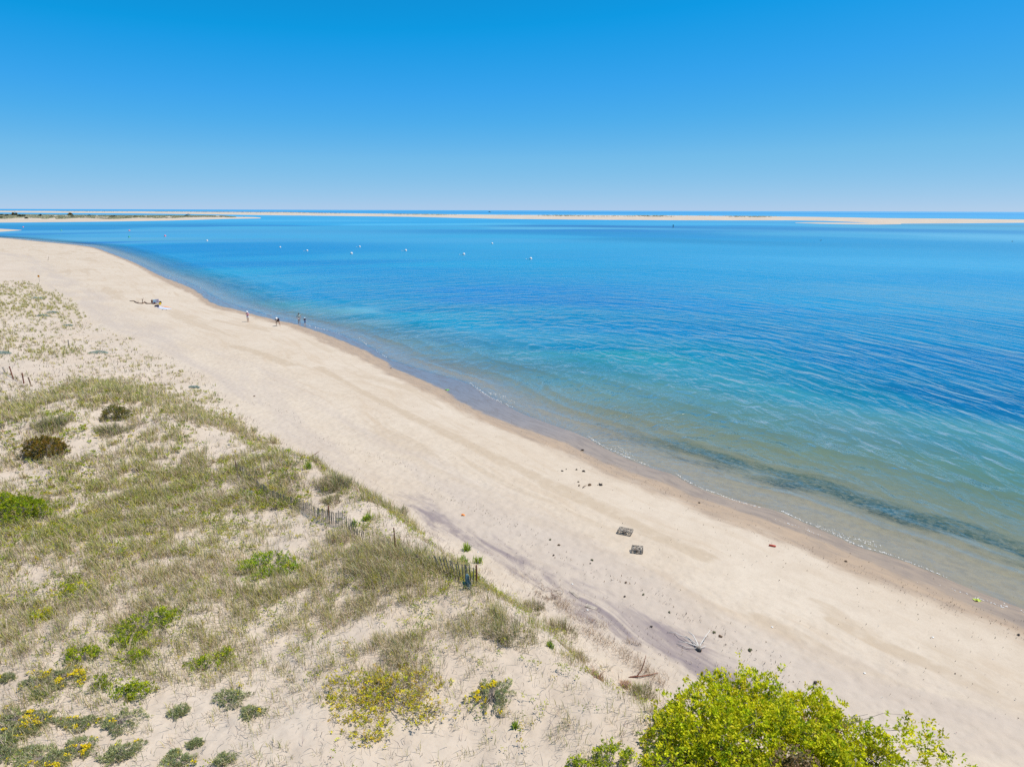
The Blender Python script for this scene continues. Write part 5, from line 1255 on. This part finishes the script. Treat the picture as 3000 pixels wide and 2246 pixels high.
for a in [(1706,1319,.5,KELP,'black seaweed clump on the wet slick nearest the water',1,0),(1647,1380,.34,KELP,'small dark seaweed piece, leftmost of the row of four',2,0),(1659,1375,.2,KELP,'tiny dark seaweed scrap, second from left in the row of four',3,0),(1689,1376,.32,KELP,'dark seaweed lump, third from left in the row of four',4,0),(1710,1381,.5,KELP,'largest dark seaweed lump, right end of the row of four',5,0),
    (1694,1412,.3,KELPB,'small brown seaweed lump, topmost of the lower cluster',6,0),(1696,1423,.38,KELPB,'grey brown seaweed lump, left end of the lower cluster',7,0),(1712,1428,.5,WOODB,'short upright brown stick in the lower cluster of dark debris',8,2),(1728,1421,.62,KELPB,'flat wedge of brown seaweed in the middle of the lower cluster',9,0),(1760,1421,.6,KELP,'spiky dark seaweed heap at the right end of the lower cluster',10,1),(1751,1421,.15,KELP,'tiny dark scrap just left of the spiky heap',11,0),
    (1612,1581,.3,KELPG,'olive seaweed clump left of a hooked brown one',12,0),(1637,1597,.34,KELPB,'hooked brown seaweed piece right of an olive clump',13,0),(1735,1641,.32,KELPG,'olive seaweed lump below the lobster traps',14,0),(1730,1651,.18,KELP,'small dark scrap just under an olive lump',15,0),(1622,1627,.26,KELP,'dark seaweed lump on the violet sand',16,0),
    (2092,1853,.3,KELPG,'olive strip of seaweed, upper of a pair on the open beach',17,0),(2110,1864,.36,KELPB,'brown strip of seaweed, lower of a pair on the open beach',18,0),(2197,1905,.42,KELPG,'dark olive seaweed strip alone right of the driftwood root',19,0),(2388,2000,.4,KELP,'dark seaweed strip behind the top of the big lime bush',20,0),(1884,1742,.28,KELPG,'dark lump of weed at the lower end of the violet streak',21,0),(1831,1748,.24,KELP,'dark scrap beside the violet streak',22,0),(1908,1836,.24,KELP,'dark knot of weed on the violet sand',23,0),(1961,1794,.26,KELPG,'olive knot of weed at the edge of the clean sand',24,0),(1833,1707,.28,KELPB,'brown knot of weed above the violet streak',25,0),
    (2048,1473,.3,KELPB,'brown weed lump on the damp sand nearest the middle of the waterline',26,0),(2478,1645,.3,KELPB,'brown weed lump on the damp band to the right',27,0),(2984,1860,.34,KELP,'dark weed lump near the right edge on damp sand',28,0),(745,1161,.4,WOODB,'short forked brown stick on the sand left of the dune corner',29,1),(526,1087,.5,WOODB,'dark twisted root at the edge of the far grass',30,1),(1145,1079,.35,KELP,'dark weed lump at the edge of the wet slick, upper beach',31,0),(2870,1290,.01,KELP,'',0,9)]:
    if a[6] != 9: weed(*a)
def small(name, px, py, mat, fn, label, cat, rz=0.0):
    p = at(px, py); e = fn(MB()).build(name, mat, None, p, True, rz); tag(e, label, cat); return e
small('red_canister', 2262, 1600, simple("red_plastic", (.5, .06, .03), .45, .15, 6), lambda m: m.tube([(-.16, 0, .05), (-.14, 0, .05), (.13, 0, .05), (.15, 0, .05), (.19, 0, .05)], [.02, .05, .05, .042, .02], 10), 'small red plastic canister lying on the clean sand', 'canister', -.35)
small('orange_scrap', 1358, 1509, simple("orange_scrap", (.75, .24, .04), .6), lambda m: m.grid(lambda u, v: ((u-.5)*.25, (v-.5)*.16, .03+.04*math.sin(u*5)), 4, 3), 'small orange plastic scrap on the grey sand near the dune', 'plastic scrap')
small('sea_lettuce', 2862, 1758, simple("sea_lettuce", (.35, .45, .03), .6), lambda m: m.grid(lambda u, v: ((u-.5)*.3, (v-.5)*.2, .03+.05*math.sin(u*7)*math.cos(v*5)), 6, 4), 'bright yellow green scrap of sea lettuce on the wet sand at right', 'seaweed')
small('sea_lettuce', 1310, 1142, simple("sea_lettuce2", (.14, .4, .05), .6), lambda m: m.grid(lambda u, v: ((u-.5)*.4, (v-.5)*.25, .03+.05*math.sin(u*7)*math.cos(v*5)), 6, 4), 'small green scrap of sea lettuce on the wet slick', 'seaweed')
for i, (px, py, l) in enumerate([(2262, 1837, 'tiny white shell left of the far brown streak'), (2533, 1972, 'white shell on clean sand right of the big lime bush'), (2733, 1867, 'white shell on the tan streak at right'), (1400, 1617, 'white shell at the foot of the dune by the spiky plant'), (1677, 1711, 'white shell on the violet sand'), (1721, 1787, 'white shell near the weathered plank')]):
    small('sea_shell', px, py, WHITE, lambda m: m.ball((0, 0, .02), (.05, .04, .02), 10, 6, .08, i), l, 'shell')
def plank(px, py, rz, L, w_, th, mat, label, tilt=0.0):
    p = at(px, py); e = MB().box((0, 0, th*.3), (L, w_, th)).box((L*.42, 0, th*1.0+.004), (L*.05, w_*.9, th*.4)).build('plank', mat, None, p); e.rotation_euler = (tilt, .05, rz); tag(e, label, 'plank')
    e.modifiers.new('b', 'BEVEL').width = .008
plank(1732, 1778, -.5, .5, .2, .04, WOODG, 'short weathered plank lying on the sand below the dune', .06); plank(1684, 1742, -1.0, .6, .12, .04, WOODG, 'narrow grey stick like board beside the tangle of dark twigs', .1)
REDR = simple("red_root", (.22, .075, .045), .8, .3, 10)
p = at(1870, 1984); e = empty('curved_root', p); tag(e, 'curved reddish brown root sticking up from the pale sand', 'root')
MB().tube([(-.3, 0, .03), (-.05, .02, .05), (.1, .05, .25), (.2, .1, .55), (.26, .16, .8)], [.02, .022, .02, .016, .008], 6).build('root_stem', REDR, e, smooth_=True); MB().tube([(-.35, -.02, .03), (.1, 0, .06), (.45, .1, .05), (.75, .22, .04)], [.014, .02, .018, .01], 6).build('side_root', REDR, e, smooth_=True)
p = at(1600, 1745); e = empty('twig_tangle', p); tag(e, 'loose tangle of dark dead twigs at the foot of the dune', 'twigs'); rng_ = random.Random(6); mb = MB()
for _ in range(26):
    x, y = rng_.uniform(-.8, .8), rng_.uniform(-.5, .5); a = rng_.uniform(0, 6.28); l = rng_.uniform(.2, .5)
    mb.tube([(x, y, .02), (x+math.cos(a)*l*.5, y+math.sin(a)*l*.5, rng_.uniform(.05, .2)), (x+math.cos(a+.5)*l, y+math.sin(a+.5)*l, .03)], [.009, .008, .004], 4)
mb.build('twigs', WOODB, e)
p = at(735, 1290); e = empty('driftwood_branch', p, -.2); tag(e, 'bare forked branch at the beach edge beside green grass', 'driftwood'); MB().tube([(-.6, 0, .04), (0, 0, .08), (.45, .05, .08), (.6, .1, .3)], [.02, .04, .03, .015], 6).tube([(.4, .05, .08), (.8, 0, .12)], [.025, .01], 5).build('wood', WOODG, e, smooth_=True)
p = at(924, 1336); e = empty('driftwood_branch', p, .5); tag(e, 'dark short branch standing off the sand right of the dune corner', 'driftwood'); MB().tube([(-.35, 0, .03), (0, 0, .15), (.3, .05, .3)], [.03, .035, .012], 6).build('wood', WOODB, e, smooth_=True)

# --- wrack: straws, flecks and shell grit, too many to count
def strew(name, pts, n, spread, ln, wd_, pal, label, cat, seed, mat=None):
    rng = np.random.default_rng(seed); Q = np.array([list(at(*p))[:2] for p in pts]); k = rng.uniform(0, len(Q)-1.001, n); i = k.astype(int); t = (k-i)[:, None]
    P2 = Q[i]*(1-t)+Q[i+1]*t+rng.normal(0, 1, (n, 2))*spread*(.4+.9*vnoise(k*3, k*0, seed))[:, None]
    z = height(P2[:, 0], P2[:, 1])+rng.uniform(.004, .05, n)
    v, f, c = blades(np.stack([P2[:, 0], P2[:, 1], z], -1), rng.uniform(.4, 1.3, n)*ln, rng.uniform(.6, 1.3, n)*wd_, rng.uniform(0, 6.28, n), rng.uniform(1.3, 1.6, n), pick(pal, n, .15, rng), .0, rng)
    tag(mesh_arrays(name, v, f, mat or DRIED, cols=c), kind='stuff', label=label, cat=cat)
STRAW = [(.36, .24, .14), (.30, .18, .10), (.43, .31, .19), (.22, .13, .08)]
rngw = np.random.default_rng(77)
parts = [[(1640,1765),(1665,1790),(1690,1818)], [(1690,1845),(1730,1855),(1770,1880),(1795,1900)], [(1700,1815),(1745,1825),(1765,1840)], [(1820,1905),(1845,1930),(1880,1955),(1915,1985),(1935,2005)], [(1500,1680),(1560,1705)], [(1830,1882),(1880,1888)], [(1400,1655),(1450,1690)], [(945,1340),(1050,1400)], [(1580,1740),(1660,1775)]]
for i, pt in enumerate(parts): strew('dried_wrack', pt, [260, 420, 160, 620, 40, 70, 40, 40, 260][i], [.22, .2, .16, .26, .3, .1, .3, .5, .35][i], .24, .009, STRAW, 'dried brown eelgrass washed up along the foot of the dune', 'wrack', 400+i)
strew('wrack_line', [(700,1180),(800,1190),(880,1235),(960,1290),(1030,1320),(1120,1345),(1190,1360),(1290,1450),(1370,1480),(1440,1510),(1500,1535),(1560,1570),(1640,1640),(1740,1690),(1850,1700),(1900,1735),(1990,1790),(2060,1840),(2130,1885),(2230,1920),(2330,1990)], 380, .45, .09, .03, [(.12, .075, .045), (.2, .13, .08), (.07, .045, .03), (.3, .2, .12)], 'thin line of small brown flecks of dried weed left by the high tide', 'wrack', 420)
strew('beach_litter', [(560,1120),(800,1300),(1000,1390),(1250,1550),(1450,1640),(1650,1740),(1850,1880),(2050,1950),(2250,2010)], 900, 1.3, .11, .018, [(.14, .09, .06), (.24, .16, .10), (.33, .23, .15), (.1, .07, .06)], 'small bits of driftwood and dry weed scattered over the grey sand', 'litter', 421)
strew('weed_flecks', [(600,875),(800,945),(1000,1005),(1250,1140),(1450,1235),(1650,1310),(1850,1395),(2050,1480),(2250,1550),(2450,1645),(2650,1720),(2850,1800),(3000,1855)], 700, .75, .07, .024, [(.07, .05, .035), (.13, .085, .055), (.05, .045, .03), (.2, .13, .09)], 'dark flecks of weed scattered over the damp sand by the water', 'seaweed', 422)
strew('shell_grit', [(900,1050),(1400,1300),(1900,1500),(2300,1650),(2700,1850),(3000,2000)], 500, 3.5, .05, .04, [(.6, .55, .5), (.2, .15, .12), (.35, .27, .2), (.1, .08, .07)], 'tiny shells and pebbles dotted about the clean beach sand', 'shells', 423)

# --- sea foam where the small waves break
FOAM = leafmat("foam", .2)
FP = [([(1053,989),(1064,1000),(1075,1010)], 60, .2), ([(1370,1117),(1407,1144),(1430,1160),(1500,1192)], 420, .3), ([(1430,1150),(1470,1162),(1510,1180)], 150, .8), ([(1718,1276),(1762,1304),(1834,1337),(1905,1366)], 620, .22), ([(1800,1305),(1830,1322),(1860,1345)], 200, .7), ([(1979,1387),(2015,1410),(2069,1435),(2109,1448)], 330, .14), ([(2104,1447),(2150,1465),(2230,1488)], 260, .12), ([(2287,1495),(2344,1522),(2450,1566),(2507,1595)], 620, .18), ([(2507,1595),(2600,1622),(2700,1660),(2760,1685)], 420, .15), ([(2480,1575),(2540,1588),(2570,1600)], 160, .6), ([(2760,1720),(2830,1745),(2900,1765),(3000,1795)], 190, .35), ([(2270,1525),(2340,1545),(2400,1570)], 120, .18), ([(480,805),(500,813),(530,822)], 90, .5), ([(585,842),(596,851)], 40, .4), ([(765,914),(790,922),(830,930)], 60, .3), ([(890,948),(930,960),(990,975)], 130, .5), ([(1100,1025),(1135,1048)], 70, .2), ([(2380,1530),(2440,1556),(2480,1572)], 120, .5)]
vs_, fs_, n0 = [], [], 0; rng = np.random.default_rng(9)
for pts, n, sp in FP:
    n = int(n*.2); sp *= .4
    Q = np.array([list(plane([p], .02)[0]) for p in pts]); k = rng.uniform(0, len(Q)-1.001, n); i = k.astype(int); t = (k-i)[:, None]
    c = Q[i]*(1-t)+Q[i+1]*t; d = Q[i+1]-Q[i]; d /= np.linalg.norm(d, axis=1, keepdims=True)
    c = c+rng.normal(0, 1, (n, 2))*sp*.6+d*rng.normal(0, .2, (n, 1))
    z = np.maximum(height(c[:, 0], c[:, 1]), 0.0)+.05
    r_ = rng.uniform(.01, .03, n)*np.clip(np.hypot(c[:, 0], c[:, 1])/40, .8, 2.4)
    for a in range(7):
        pass
    ang = np.linspace(0, 2*math.pi, 8)[:-1][None]+rng.uniform(0, 1, (n, 1)); rad = r_[:, None]*rng.uniform(.6, 1.3, (n, 7))
    lx_ = np.cos(ang)*rad*1.7; ly_ = np.sin(ang)*rad*.7
    ex = c[:, :1]+d[:, :1]*lx_-d[:, 1:]*ly_; ey = c[:, 1:]+d[:, 1:]*lx_+d[:, :1]*ly_
    V = np.zeros((n, 8, 3)); V[:, 0] = np.stack([c[:, 0], c[:, 1], z+r_*.35], -1); V[:, 1:, 0] = ex; V[:, 1:, 1] = ey; V[:, 1:, 2] = z[:, None]-.03
    tri = np.array([[0, 1+a, 1+(a+1) % 7] for a in range(7)])
    vs_.append(V.reshape(-1, 3)); fs_.append((np.arange(n)[:, None, None]*8+tri[None]).reshape(-1, 3)+n0); n0 += n*8
vv_ = np.concatenate(vs_)
tag(mesh_arrays('sea_foam', vv_, np.concatenate(fs_), FOAM, cols=np.full((len(vv_), 3), .8)), kind='stuff', label='thin broken line of white foam where the small waves reach the sand', cat='foam')
